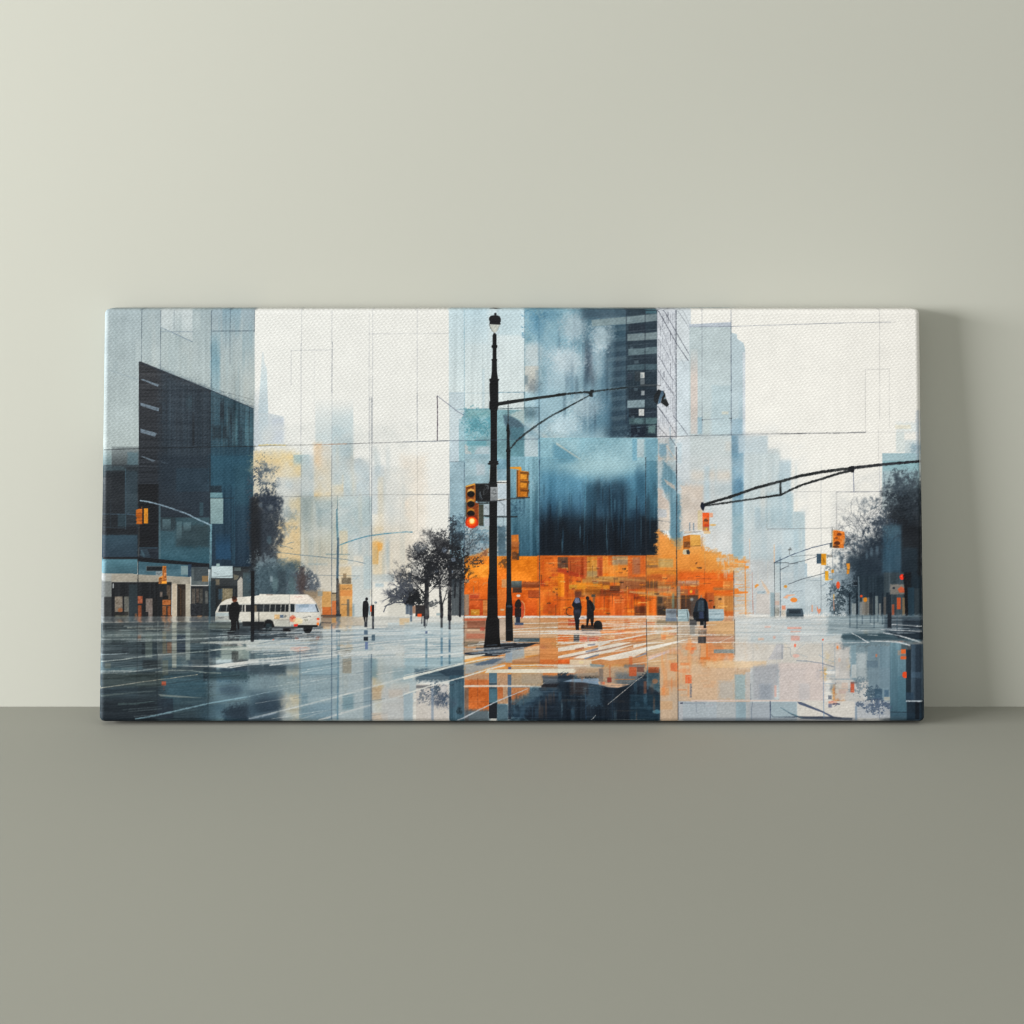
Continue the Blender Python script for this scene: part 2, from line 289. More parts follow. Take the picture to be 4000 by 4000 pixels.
    R(580,1330,645,1720,(76,66,66),.65,s=30); Fo(610,1500,110,160,(84,70,66),.6,th=0,soft=.8); Fo(180,1250,260,160,(150,166,172),.5,th=.9,fall=1.0)
    Fo(420,880,160,120,(130,146,156),.5,th=.7); Fo(430,700,150,130,(120,140,150),.45,th=.6)
    mist(90,60,760,1700,2,60,amt=.6)
    for pts in (((340,1070),(430,1090),(500,1115)),((430,1060),(480,1040),(515,1035)),((300,1155),(600,1190),(960,1225),(1150,1245),(1370,1290))): L(pts,7,(80,112,136),.75)
    L([(690,1440),(760,1430),(970,1438),(1300,1440)],6,(80,100,116),.6); L([(900,1180),(1180,1185)],14,(120,146,152),.6)
    L([(20,490),(290,490),(600,490)],6,(70,76,84),.5); L([(600,490),(1420,468),(1932,468),(2600,466)],4,(120,116,110),.55)
    # shops behind pole
    U('F')
    R(640,180,860,500,(176,150,116),.7,s=60); R(850,185,965,380,(208,162,98),.92,s=6,t=7); R(855,372,965,466,(206,118,54),.95,s=5,t=8); R(970,200,1030,300,(170,146,110),.8); R(970,298,1032,470,(206,118,60),.92,s=5); R(1055,100,1215,484,(212,160,92),.92,s=8,t=8); R(1085,20,1200,96,(132,120,100),.95,s=4,t=10,k='s'); R(1105,-30,1145,20,(140,120,92),.8); scrib(1095,140,100,26,(120,90,60)); R(1060,170,1215,240,(216,140,72),.6,s=16)
    R(1150,280,1180,480,(90,92,92),.7,s=6); L([(1085,340),(1180,340)],8,(90,96,98),.7); R(1215,330,1240,480,(140,160,168),.6,s=12); R(840,465,1030,500,(84,70,60),.8,s=8); R(800,180,860,240,(150,160,160),.7,s=10); R(970,200,1030,215,(70,64,60),.7)
    L([(1037,-960),(1036,-800)],(4,8),(80,112,128),.9); L([(1030,-790),(1032,-600),(1040,-440)],(20,24),(92,136,156),.9); L([(1045,-450),(1040,-200),(1036,40)],(26,28),(74,102,124),.92); L([(1038,40),(1040,330),(1045,460)],(30,44),(58,62,68),.95); R(1018,455,1080,570,(52,56,62),.95,s=4); R(1040,80,1070,400,(110,92,76),.5,s=8)
    U('E'); L([(1065,1070),(1200,1020),(1350,975),(1450,955),(1600,935),(1850,912),(1932,915)],11,(74,140,172),.9); L([(1090,1080),(1090,1180)],6,(86,130,150),.6)
    scrib(1215,1450,80,40,(140,170,190),.6); scrib(365,1220,80,24,(120,150,170),.7)
    # long pencil lines, left half
    for x,y0,y1,w,a in ((603,0,490,5,.6),(597,490,1600,6,.4),(968,0,560,7,.85),(967,560,2600,9,.85),(1421,-700,700,4,.55),(1447,-700,1800,8,.7),(1425,700,1650,5,.4),(1790,520,940,4,.4),(1860,480,700,4,.3)):
        L([(x+2,y0),(x-2,y1)],w*.9,(82,92,106),a*.8)
    U('D')
    for x,y0,y1,w,a in ((608,40,500,4,.5),(602,500,1932,6,.55),(972,40,480,5,.55),(974,480,1080,8,.85),(972,1080,1932,5,.55),(1418,40,1700,4,.55),(1460,40,1700,5,.6),(1440,760,1650,3,.4),(483,580,1000,4,.6),(762,560,1500,3,.3)):
        L([(x,y0),(x-3,y1)],w*.9,PENCIL,a*.72)
    L([(483,582),(610,576),(1000,574)],4,PENCIL,.38); L([(1416,380),(1500,380),(2600,372)],4,PENCIL,.38)
    L([(20,1728),(400,1715),(600,1712),(780,1708)],5,(70,70,66),.8); L([(100,1716),(200,1708),(410,1715)],12,(220,194,110),.7); L([(780,1708),(970,1702),(1150,1698)],6,(170,110,70),.8); L([(1150,1698),(1420,1690),(1932,1674),(2600,1650)],5,(66,66,72),.75)
def paint_centre():
    # ---- pale blue glass tower, centre
    U('G')
    R(530,40,1440,1300,(206,221,226),.95,s=4,c2=(216,225,224),t=4,k='v'); R(535,40,720,1200,(196,215,222),.6,s=8,fa=(1,.4,.1)); R(720,40,1000,500,(186,212,224),.6,s=60,fa=(1,.3)); R(1120,50,1435,400,(196,218,226),.5,s=60); R(1100,400,1430,1060,(220,229,229),.6,s=40); R(930,800,960,1300,(190,212,222),.4,s=14)
    R(545,1080,720,1932,(200,214,220),.85,s=6); R(540,1660,720,1910,(192,208,216),.6,s=10)
    poly([(720,1280),(1036,1276),(1036,2000),(652,2000),(652,1480),(690,1380),(720,1350)],(128,174,188),.92,s=6,c2=(150,186,196),t=9); R(652,1400,722,1932,(170,198,208),.7,s=6); Fo(860,1450,260,240,(92,158,178),.7,th=.3,soft=.9); R(740,1290,1030,1380,(150,188,190),.5,s=40)
    poly([(720,1700),(760,1720),(750,1780),(800,1790),(805,1900),(722,1900)],(192,200,200),.9,s=10,br=.4); poly([(870,1730),(1030,1720),(1030,1932),(800,1932)],(186,196,202),.75,s=40,br=.6); R(750,1660,980,1720,(110,170,188),.7,s=20)
    R(1110,1290,1440,2000,(130,172,184),.92,s=6,t=9,k='g'); poly([(1180,1350),(1260,1355),(1360,1410),(1440,1480),(1446,1640),(1270,1640),(1200,1450)],(82,108,126),.85,s=30,t=6); poly([(1250,1350),(1440,1275),(1440,1470),(1350,1400)],(190,202,200),.8,s=30); R(1270,1500,1446,1900,(96,146,164),.6,s=30)
    R(1438,40,2600,1900,(150,188,204),.95,s=8,t=10,k='p',c2=(170,196,206)); Fo(1560,260,190,300,(96,150,182),.8,th=.2,soft=.9); Fo(1760,150,200,200,(96,146,176),.7,th=.2,soft=.9); Fo(1900,420,260,400,(122,168,192),.7,th=0,soft=1.2); R(1440,500,1640,1060,(196,210,214),.8,s=50); E(1550,620,120,120,(204,214,216),.7,s=100)
    R(1438,765,1612,1075,(200,199,190),.85,s=14,t=9); Fo(1560,1020,110,120,(120,130,136),.8,th=0,soft=1); R(1440,880,1480,990,(110,134,148),.7,s=14); R(1570,820,1612,1080,(130,150,160),.5,s=30)
    R(1438,1270,1612,1480,(96,134,150),.95,c2=(150,184,192),s=6,fa=(1,1,.5),t=8); R(1450,1280,1612,1380,(66,94,108),.7,s=50); R(1440,1460,1612,1900,(182,196,200),.7,s=30)
    R(1620,1060,1932,1500,(172,198,210),.7,s=120); poly([(1440,1470),(1620,1580),(1932,1760),(1932,1830),(1620,1620),(1440,1560)],(110,150,170),.75,s=20); Fo(1780,1600,200,200,(206,206,198),.8,th=.3,soft=1.2); E(1860,1850,150,120,(130,178,200),.7,s=120); poly([(1480,1450),(1700,1600),(1932,1740),(1932,1760),(1600,1590)],(214,212,202),.6,s=14)
    vstreaks(1440,60,2400,1900,40,[(110,158,186),(196,212,218),(140,180,200)],(14,90),(200,900),(.1,.35),s=14)
    mist(1440,60,2300,1900,5,60,(206,220,226),.15)
    # ---- dark glass slab
    U('J')
    R(-240,55,1188,1622,(120,158,178),.35,s=40,fa=(.8,1,1,.6)); R(60,60,1186,1622,(98,130,150),.8,s=200,fd='h',fa=(0,.5,1,1),t=8,k='v'); R(200,60,840,520,(72,106,126),.75,s=120,fa=(1,.7,.2),k='v'); R(560,260,840,1622,(66,96,116),.75,s=70,t=8,k='v')
    R(820,60,1186,1622,(52,70,84),.95,s=14,c2=(36,52,66),t=6); R(620,1300,860,1622,(46,72,94),.8,s=60); R(320,440,410,1000,(76,88,104),.75,s=40,fa=(.3,1,1,.2)); R(400,760,470,1050,(84,96,110),.6,s=30,fa=(.2,1,.4)); R(690,440,760,1000,(56,70,88),.6,s=30,fa=(.2,1,.2)); R(590,500,640,1100,(62,84,104),.5,s=24)
    R(-60,60,260,900,(150,190,208),.5,s=200); E(60,860,200,260,(190,206,214),.55,s=220); E(100,1240,300,200,(168,198,210),.6,s=240); R(400,1150,640,1500,(96,140,166),.6,s=140); E(500,430,110,150,(150,186,202),.6,s=120)
    E(20,620,200,90,(196,206,210),.35,s=150); R(-100,1400,380,1622,(150,186,202),.6,s=160)
    vstreaks(0,80,840,1600,70,[(70,104,128),(150,186,202),(84,124,150),(50,76,98)],(10,60),(250,800),(.12,.4),s=12)
    mist(-60,80,820,1622,4,80)
    for cx,cy,rx,ry,a in ((180,300,150,170,.6),(520,420,130,170,.6),(120,700,190,150,.6),(330,1250,200,150,.45),(480,700,90,200,.4),(80,1480,200,120,.5),(640,180,120,70,.35)): E(cx,cy,rx,ry,(204,214,218),a,s=170,t=6)
    R(300,60,840,200,(60,82,100),.6,s=90); R(640,460,840,1622,(54,76,94),.55,s=70,k='v')
    for k,y in enumerate(range(290,1500,118)): poly([(560+k*8,y+26),(830,y),(830,y+52),(570+k*8,y+76)],(112,136,148) if k%3 else (136,156,164),.28,s=24,t=8)
    poly([(400,215),(820,175),(1040,150),(1186,140),(1186,222),(1040,240),(820,262),(405,292)],(150,168,172),.85,s=14,c2=(140,158,164),d='h',t=6)
    for q,c,a in (([(830,385),(1040,370),(1186,358),(1186,445),(830,468)],(150,166,170),.85),([(840,560),(1186,535),(1186,615),(840,640)],(112,134,142),.85),([(830,1180),(1040,1170),(1040,1262),(830,1268)],(146,166,174),.9),([(830,755),(1040,740),(1186,745),(1186,810),(830,815)],(92,118,130),.7),([(850,1388),(1186,1380),(1186,1460),(850,1465)],(84,112,120),.7)): poly(q,c,a,s=10,t=7)
    R(850,262,1040,360,(44,56,70),.8,s=12); R(830,470,1040,555,(44,62,76),.7,s=12); R(900,640,1186,740,(42,58,72),.8,s=12); R(920,830,985,950,(60,70,78),.8,s=6); R(985,842,1036,910,(206,208,204),1,s=3); R(985,915,1040,990,(130,138,142),.8,s=8); R(830,860,890,930,(64,76,92),.7,s=12); R(850,1040,1186,1165,(38,52,66),.85,s=12); R(995,1062,1036,1116,(150,158,162),1,s=4); R(850,1275,1186,1380,(34,46,60),.9,s=10); R(966,1280,1032,1362,(204,206,203),1,s=4); R(1036,1290,1186,1380,(58,76,94),.6); E(960,1420,60,30,(120,150,156),.6,s=30); R(1050,1390,1186,1460,(110,144,150),.6,s=24); R(870,1480,1040,1620,(30,42,60),.9,s=14); R(1080,1480,1165,1570,(124,156,156),.8,s=30); R(1046,90,1180,140,(96,140,156),.7,s=20); R(940,1490,990,1510,(80,110,130),.6)
    for k in range(9):
        y = 120+k*165; L([(835,y+66+rnd.uniform(-4,4)),(1186,y+40)],4,(150,166,174),.5); vx = rnd.uniform(850,1000); R(vx,y+84,vx+rnd.uniform(20,60),y+120,(120,140,150),.45,s=6)
    for x in (868,905,950,1000,1090,1140): L([(x,90),(x,1600)],3,(96,116,130),.35)
    for x,y0,y1 in ((816,60,1450),(1042,60,1612)): L([(x,y0),(x,y1)],8,(34,46,62),.8)
    L([(295,500),(295,740)],5,(70,90,110),.6)
    # lower half of the glass block
    R(-240,1625,1196,3000,(140,182,198),.9,s=6,t=7); E(760,1850,450,180,(164,198,210),.7,s=260); R(-60,1640,250,1932,(176,204,212),.5,s=120); poly([(-60,1690),(100,1750),(250,1860),(240,1932),(-60,1932)],(90,146,174),.7,s=60); poly([(-20,1680),(280,1880),(260,1890),(-20,1710)],(206,204,190),.6,s=10); R(945,1640,1030,1860,(190,204,208),.85,s=20); R(890,1640,945,1900,(104,164,196),.5,s=20); R(1050,1640,1190,1900,(116,164,188),.6,s=24)
    U('K')
    R(-560,20,0,1200,(128,174,194),.7,c2=(58,98,122),s=8,k='v',t=7); R(-310,560,0,1200,(70,110,134),.5,s=200)
    R(-222,200,1196,1196,(84,142,176),.8,s=200,k='v',t=8); R(-222,360,1196,1196,(34,72,104),.9,s=260,fa=(0,.6,1,1),k='v',t=9); R(-222,640,1196,1196,(20,32,44),.92,s=220,fa=(.1,.8,1,1),t=6,k='v'); R(-222,900,1196,1194,(14,24,36),.7,s=120)
    E(560,470,180,200,(40,72,96),.7,s=180); E(740,540,160,260,(30,56,78),.6,s=160); R(310,330,470,900,(46,78,100),.5,s=100); E(260,840,160,120,(52,92,116),.5,s=120); poly([(0,900),(30,720),(60,780),(130,920),(130,1190),(0,1190)],(18,28,38),.85,s=14,br=.3); poly([(240,850),(300,740),(340,900),(310,940)],(20,34,46),.7,s=30)
    E(500,140,330,140,(176,206,214),.75,s=240); R(930,60,1045,700,(54,98,126),.8,s=60,fa=(0,1,1,.3)); R(830,300,930,1000,(70,120,146),.55,s=60,fa=(0,1,1,.4)); R(850,640,980,1190,(34,66,94),.65,s=30); R(1050,60,1196,780,(74,126,152),.75,s=16,k='v',t=8,c2=(56,102,128)); R(1060,775,1196,1190,(20,32,42),.85,s=14); R(980,720,1050,1190,(18,30,42),.7,s=30); R(680,1000,830,1190,(12,18,26),.8,s=30)
    vstreaks(-222,200,1190,1180,60,[(120,170,192),(24,44,60),(60,108,136),(16,28,40)],(8,50),(200,600),(.12,.4),s=10)
    mist(-200,60,1190,900,4,80)
    L([(335,230),(325,500),(318,760),(316,960),(305,1060)],(3,12),(96,166,196),.85); L([(630,290),(636,600),(640,760),(670,900)],(3,8),(90,150,180),.7); L([(440,1000),(445,1190)],10,(60,100,150),.6,s=3); L([(632,1100),(625,1190)],(6,14),(110,140,190),.6); L([(545,420),(540,760)],4,(80,130,160),.4)
    R(1050,768,1345,776,(60,80,90),.6); poly([(1055,1130),(1190,1190),(1060,1190)],(70,90,100),.8); L([(1060,1120),(1180,1185)],5,(190,196,200),.6)
    U('H')
    R(543,75,720,1300,(166,192,204),.95,s=6,c2=(128,160,176),t=6); R(720,-20,1020,1250,(158,188,200),.92,s=6,t=8,k='p'); R(725,40,1000,240,(176,198,206),.6,s=50,t=8,k='p'); R(860,100,960,230,(196,202,206),.6,s=30); R(722,840,1020,985,(188,198,200),.85,s=24); R(722,990,1020,1220,(158,174,182),.8,s=40,t=9); Fo(860,960,220,150,(110,150,172),.6,th=.3,soft=.9); Fo(650,900,120,240,(84,112,132),.6,th=.2,soft=.9); R(1108,40,1224,300,(120,160,182),.8,s=24,t=9); R(1108,840,1224,1210,(72,104,124),.85,s=50,t=9)
    U('H')
    R(1268,10,1619,1208,(146,186,202),.9,c2=(70,118,142),s=6,t=7,k='v'); R(1268,500,1619,1208,(40,82,108),.75,s=10,fa=(0,.5,1),t=7,k='v'); Fo(1440,330,180,160,(170,200,212),.5,th=.1,soft=1.4); Fo(1330,620,120,140,(50,84,110),.6,th=.4,soft=1.0); vstreaks(1268,100,1618,1200,22,[(120,166,188),(44,84,110),(90,140,164)],(6,40),(200,600),(.15,.4),s=8)
    U('K')
    R(-222,560,1196,1195,(18,34,50),.62,s=5,fa=(0,.35,.8,1,1),t=6,k='v')
    R(-222,760,1196,1194,(12,22,34),.4,s=120); vstreaks(-200,300,1190,1190,40,[(110,160,186),(14,26,40),(50,96,128)],(4,20),(200,600),(.2,.5),s=5)
    # ---- tall slab with sketched grid
    U('J')
    R(1186,40,1422,1632,(212,217,222),1,s=3,t=3); R(1422,40,1590,1605,(214,221,224),1,s=6,t=3); R(1422,700,1600,1605,(206,219,226),.6,s=60)
    G = (70,74,88)
    for pts,w,a in ((((1186,75),(1420,500),(1560,700)),8,.8),(((1252,70),(1420,370),(1590,660)),7,.8),(((1300,1010),(1390,1120),(1390,1350)),5,.55),(((1186,230),(1250,330),(1410,780)),4,.5),(((1200,440),(1310,620),(1345,700)),5,.6),(((1200,640),(1250,720),(1320,850),(1385,940)),6,.7),(((1195,815),(1250,910),(1380,1090)),6,.8),(((1195,1250),(1280,1370),(1415,1580)),8,.8),(((1200,1490),(1300,1600)),7,.8),(((1375,1355),(1420,1410),(1550,1585)),7,.8),(((1340,1620),(1410,1720)),6,.6),(((1420,80),(1540,260),(1580,340)),5,.5),(((1480,60),(1575,270)),4,.4),(((1420,560),(1540,820)),3,.4)): L(pts,w,G,a)
    for i,x in enumerate((1208,1228,1252,1270,1295,1318,1345,1370,1392)):
        y = 90+rnd.uniform(0,60)
        while y < 1600:
            ln = rnd.uniform(60,190); L([(x+rnd.uniform(-3,3),y),(x,y+ln)],rnd.choice((4,5,8)),rnd.choice((G,(120,126,140),(96,100,112))),rnd.uniform(.25,.7)); y += ln+rnd.uniform(40,150)
    L([(1413,40),(1414,1600),(1418,3000)],9,(50,58,74),.9); L([(1186,60),(1188,1620)],5,(60,70,84),.6)
    R(1190,1400,1420,1632,(214,208,202),.5,s=60,fa=(0,1)); 
    R(1196,1628,1422,2400,(196,200,200),.95,s=4,t=8,k='v'); R(1210,1700,1300,1900,(110,156,182),.7,s=40); R(1330,1640,1400,1900,(150,180,196),.6,s=40); R(1200,1850,1400,2050,(206,190,170),.5,s=90); L([(1300,1720),(1420,1900)],12,(210,196,180),.8); L([(1340,1500),(1345,1650)],10,(110,150,176),.5); L([(1340,1620),(1410,1720)],6,G,.7)
    U('K')
    poly([(1196,-10),(1418,180),(1420,300),(1196,60)],(196,186,176),.8,s=24); R(1196,60,1422,400,(170,192,202),.7,s=60,t=8); poly([(1260,60),(1418,220),(1500,300),(1600,420),(1600,600),(1510,640),(1505,1110),(1430,1130),(1420,1120),(1320,900),(1345,780),(1330,600),(1240,350)],(112,152,172),.9,s=40,t=9,k='v'); R(1345,560,1500,1120,(98,140,162),.6,s=40); R(1196,440,1340,900,(216,204,190),.85,s=30,fa=(.2,1,1),t=5); poly([(1270,280),(1400,360),(1400,410),(1300,340)],(206,186,168),.7,s=20); R(1200,640,1300,740,(180,190,200),.6,s=24); poly([(1196,380),(1260,420),(1240,470),(1330,560),(1320,640),(1196,620)],(206,192,180),.7,s=30,br=.4)
    L([(1200,776),(1345,796)],5,(70,84,96),.7)
    R(1422,-200,1600,300,(208,218,222),.8,s=40,t=4); R(1480,0,1600,300,(200,212,220),.6,s=40)
    # ---- right hand towers
    U('M')
    poly([(590,265),(1092,240),(1092,300),(590,300)],(186,196,208),.85,s=3); R(592,296,1096,2400,(193,206,209),.95,s=4,t=3); poly([(1096,366),(1160,385),(1165,440),(1240,490),(1258,560),(1258,2300),(1096,2300)],(190,206,213),.95,s=10,t=3); R(1180,1000,1232,2300,(160,188,204),.5,s=20,fa=(0,1,1)); R(1096,1400,1232,1600,(150,182,202),.6,s=40); R(1230,600,1262,1600,(220,224,228),.7,s=14)
    R(606,560,690,1580,(218,204,194),.8,s=14,fa=(.1,1,1,.7)); R(690,1380,745,1580,(150,186,206),.6,s=16); R(860,1000,1090,1600,(178,202,212),.4,s=40); R(760,1320,830,1600,(196,206,200),.3,s=30); R(980,1310,1060,1345,(214,212,196),.7,s=12)
    L([(590,297),(1096,292),(1932,265),(2200,255),(3000,240)],5,(110,118,136),.65); L([(742,60),(744,1400),(742,1560)],4,PENCIL,.6); L([(1090,60),(1092,900),(1094,1592)],(4,9),(66,80,104),.85); L([(742,1410),(860,1403),(1000,1398)],5,PENCIL,.7); L([(1070,1390),(1098,1396)],7,INK,.7); E(745,1412,6,8,(50,54,64),.8)
    L([(0,1612),(440,1610),(640,1600),(900,1594),(1096,1590),(1450,1580),(1932,1574)],(7,9),(36,40,50),.85)
    R(596,1604,1096,2600,(200,208,208),.85,s=8,t=4); R(1020,1670,1096,1780,(210,208,200),.6,s=20); R(1096,1600,1180,1932,(104,146,174),.75,s=14,t=7,k='v'); R(1180,1600,1262,2300,(178,198,210),.8,s=14); R(1262,1600,1530,2600,(192,206,212),.92,s=6); R(1530,1755,1670,2600,(198,206,207),.92,s=5); R(1640,1760,1690,1932,(206,210,206),.6,s=10)
    R(440,1610,600,2300,(210,218,222),.7,s=30,t=5); R(445,1690,500,1932,(180,204,216),.4,s=30)
    U('N')
    R(-120,0,500,1300,(210,213,212),.75,s=60,fa=(.3,1,1),t=5); R(0,180,480,300,(218,206,190),.6,s=60); R(-130,350,160,900,(216,200,184),.75,s=70); R(160,300,500,900,(206,212,212),.6,s=60); R(150,120,220,560,(178,204,218),.5,s=24); R(310,340,480,480,(190,206,212),.5,s=40)
    R(490,-30,628,1260,(130,170,194),.85,s=10,c2=(156,186,200),t=8,k='v'); E(560,240,80,140,(160,190,208),.5,s=90); E(570,400,70,120,(84,132,166),.6,s=90); R(500,700,628,1255,(140,176,190),.5,s=14); R(628,-30,665,1400,(208,219,224),.8,s=8)
    R(640,-30,1060,1900,(200,211,213),.95,s=6,t=4,k='v'); poly([(1055,55),(1195,55),(1195,440),(1222,870),(1055,870)],(184,203,212),.95,s=4,t=3); R(760,620,1088,1400,(182,200,208),.85,s=30,t=5); R(905,440,1225,875,(182,203,211),.8,s=8); R(1228,670,1362,1900,(188,206,212),.95,s=4,t=3); R(1088,875,1362,1400,(190,207,214),.9,s=5); R(1088,440,1195,870,(178,201,211),.6,s=6)
    R(640,875,1088,1900,(196,207,210),.7,s=40); R(1005,1065,1085,1300,(176,198,210),.8,s=8); R(1220,1290,1388,1460,(180,200,212),.85,s=8); R(1088,1290,1360,1700,(196,208,213),.85,s=30)
    R(640,1250,1000,1900,(206,208,207),.8,s=60); R(1080,1450,1720,1900,(196,208,213),.85,s=70,t=5); R(775,1640,940,1900,(214,206,198),.7,s=24); poly([(830,1480),(900,1560),(940,1640),(920,1660),(860,1560)],(226,196,166),.7,s=16)
    vstreaks(0,0,1350,1800,50,[(170,196,208),(222,214,200),(214,220,220)],(10,60),(200,700),(.1,.35),s=10)
    mist(-100,-400,1400,1250,4,60,(216,220,220),.16)
    L([(0,910),(120,910)],4,(90,84,80),.6)
    L([(905,440),(907,870)],4,(150,150,140),.6); L([(910,878),(1230,876),(1640,868),(1705,866)],5,(96,100,104),.6); L([(1555,100),(1555,1900)],4,(120,130,140),.55); L([(1230,432),(1740,434),(1932,434)],4,(110,112,118),.4); L([(1740,434),(1742,890)],(4,6),(96,98,104),.65)
    for x in (1060,1088,1365): L([(x,0 if x<1100 else 870),(x,900 if x<1100 else 1250)],3,(170,184,192),.5)
    # ---- far right tower and trees
    U('P')
    R(1380,1440,1660,1560,(214,226,228),.5,s=60); R(1480,1650,1670,2500,(172,196,206),.85,s=30,fa=(.4,1,1)); R(1215,1810,1670,2500,(164,192,202),.9,s=6,c2=(190,206,208),fa=(1,1,.3)); R(1380,1560,1480,1800,(206,218,218),.6,s=20); R(1560,1700,1680,1800,(130,160,178),.6,s=60); R(1370,1470,1560,1520,(236,228,206),.6,s=20); R(1620,1300,1670,2000,(170,182,194),.5,s=40)
    for pts,w,a in ((((1182,60),(1184,780),(1186,1400)),5,.6),(((1012,805),(1300,800)),5,.6),(((1012,805),(1014,1555)),5,.6),(((1298,800),(1300,1000),(1302,1500)),4,.5),(((0,270),(600,255),(1370,240)),4,.45),(((0,1580),(400,1570),(690,1568)),9,.9),(((690,1568),(1014,1560)),(9,13),.9),(((1014,1560),(1650,1558)),4,.5),(((1168,1500),(1170,1900)),4,.5)): L(pts,w,(84,86,92),a*.5 if a<.7 else a)
    U('Q')
    R(1225,60,1660,185,(140,180,190),.75,s=6,fa=(1,.9,.6),t=6); R(1440,180,1660,420,(150,182,192),.6,s=60)
    poly([(1250,470),(1420,430),(1660,400),(1720,2000),(900,2000),(900,1300),(1080,1040),(1240,900)],(60,78,92),.8,s=220,br=2.2); R(1420,420,1720,2400,(26,32,39),.94,s=110,fa=(.35,1,1)); poly([(1300,600),(1660,520),(1720,1100),(1280,1000),(1250,760)],(32,38,46),.85,s=170,br=2.5); Fo(1500,520,330,330,(40,50,60),.9,th=.1,soft=1.5,fall=1.1,sz='f'); Fo(1470,300,260,200,(84,98,108),.75,th=.75,soft=.9,fall=1.0); Fo(1400,330,200,190,(60,76,90),.6,th=1.0,soft=.6,fall=.9); Fo(1150,760,280,320,(96,108,120),.7,th=1.1,soft=.7,fall=.9); Fo(1200,900,270,300,(62,76,92),.8,th=.75,soft=.9,fall=1.0)
    poly([(880,1260),(1060,1080),(1240,980),(1260,1600),(780,1700),(780,1400)],(50,70,86),.85,s=200,br=2.4); Fo(1110,1150,300,300,(44,58,74),.85,th=.35,soft=1.1,fall=1.05); Fo(930,1060,240,200,(84,98,112),.75,th=.95,soft=.7,fall=.95); Fo(860,1250,240,260,(70,88,104),.8,th=.8,soft=.8,fall=1.0); Fo(720,1480,220,420,(96,112,126),.6,th=1.1,soft=.7,fall=.9)
    R(820,1180,1500,1700,(34,52,68),.8,s=160); R(1000,1000,1480,1640,(36,52,68),.6,s=160); R(1218,830,1450,1400,(62,98,122),.85,s=50,fa=(.5,1,1,.9),t=7,k='v'); E(1335,900,100,80,(80,116,136),.6,s=60); R(1450,850,1680,2400,(20,25,32),.7,s=50); R(1460,1100,1640,1450,(40,64,82),.5,s=40)
    for q in ((1030,1190,16,60),(1085,1150,18,50),(1155,1140,22,60)): E(*q,(130,156,174),.45,s=16)
    mist(600,180,1700,1700,2,60,(120,132,142),.10,.7)
    for _ in range(46):
        x = rnd.uniform(860,1330); y = rnd.uniform(760,1300); branch(x, y, rnd.uniform(1.2,2.9), rnd.uniform(50,110), 5, (40,50,64), 5, .6, .5)
    R(780,1440,1720,2400,(36,54,68),.85,s=60,t=7,k='v'); R(720,1490,920,1570,(24,36,48),.95,s=6); R(1235,1400,1480,1940,(74,88,96),.75,s=14,t=7,k='v'); R(1480,1400,1560,2360,(18,22,28),.85,s=24); R(1520,1580,1600,2360,(44,74,94),.8,s=10,k='v'); R(1600,1590,1660,2360,(60,72,80),.8,s=10,k='v')
    L([(720,1500),(910,1502)],8,(150,164,176),.8); L([(715,1560),(915,1556)],8,(140,156,168),.8); scrib(835,1510,26,30,(140,150,160),.7)
    R(600,1400,860,1915,(146,164,176),.75,s=120,t=6,k='p'); Fo(720,1720,200,220,(70,88,100),.85,th=.8,soft=.7,fall=1.0); Fo(770,1640,120,180,(44,62,76),.85,th=.3,soft=1.0)
    for x0,y0,x1,c in ((850,1770,910,(168,176,176)),(940,1750,980,(150,150,146)),(975,1700,1100,(140,132,120)),(1120,1680,1165,(150,160,160)),(1175,1770,1200,(150,150,146)),(1225,1690,1280,(110,104,98)),(1330,1780,1360,(200,110,76)),(1455,1700,1490,(150,124,90)),(1065,1770,1095,(196,164,120))): R(x0,y0,x1,1915,c,.8,s=10,t=8,k='v')
    for x in (815,900,1060,1110,1210,1260,1300): R(x,1640,x+rnd.uniform(18,40),1940,(24,40,54),.85,s=8)
    R(1390,1700,1436,1840,(206,96,50),.95,s=6); R(1310,1540,1486,1660,(140,134,126),.9,s=24); poly([(1400,1600),(1440,1565),(1480,1590),(1486,1640),(1420,1640)],(206,100,62),.9,s=8); E(1353,1586,16,14,(40,50,64),.9)
    E(1452,1453,28,34,(238,52,28),1,s=5); E(1448,1445,10,12,(250,110,70),.8,s=6); E(964,1683,16,14,(236,92,36),1,s=4); E(1012,1725,23,28,(218,146,42),1,s=5); E(686,1550,22,44,(226,86,38),.95,s=5)
    L([(930,1455),(935,1560),(936,1940)],(16,20),(106,124,136),.9); L([(1480,1440),(1500,1650),(1510,2000)],(30,40),(14,17,22),.95); 
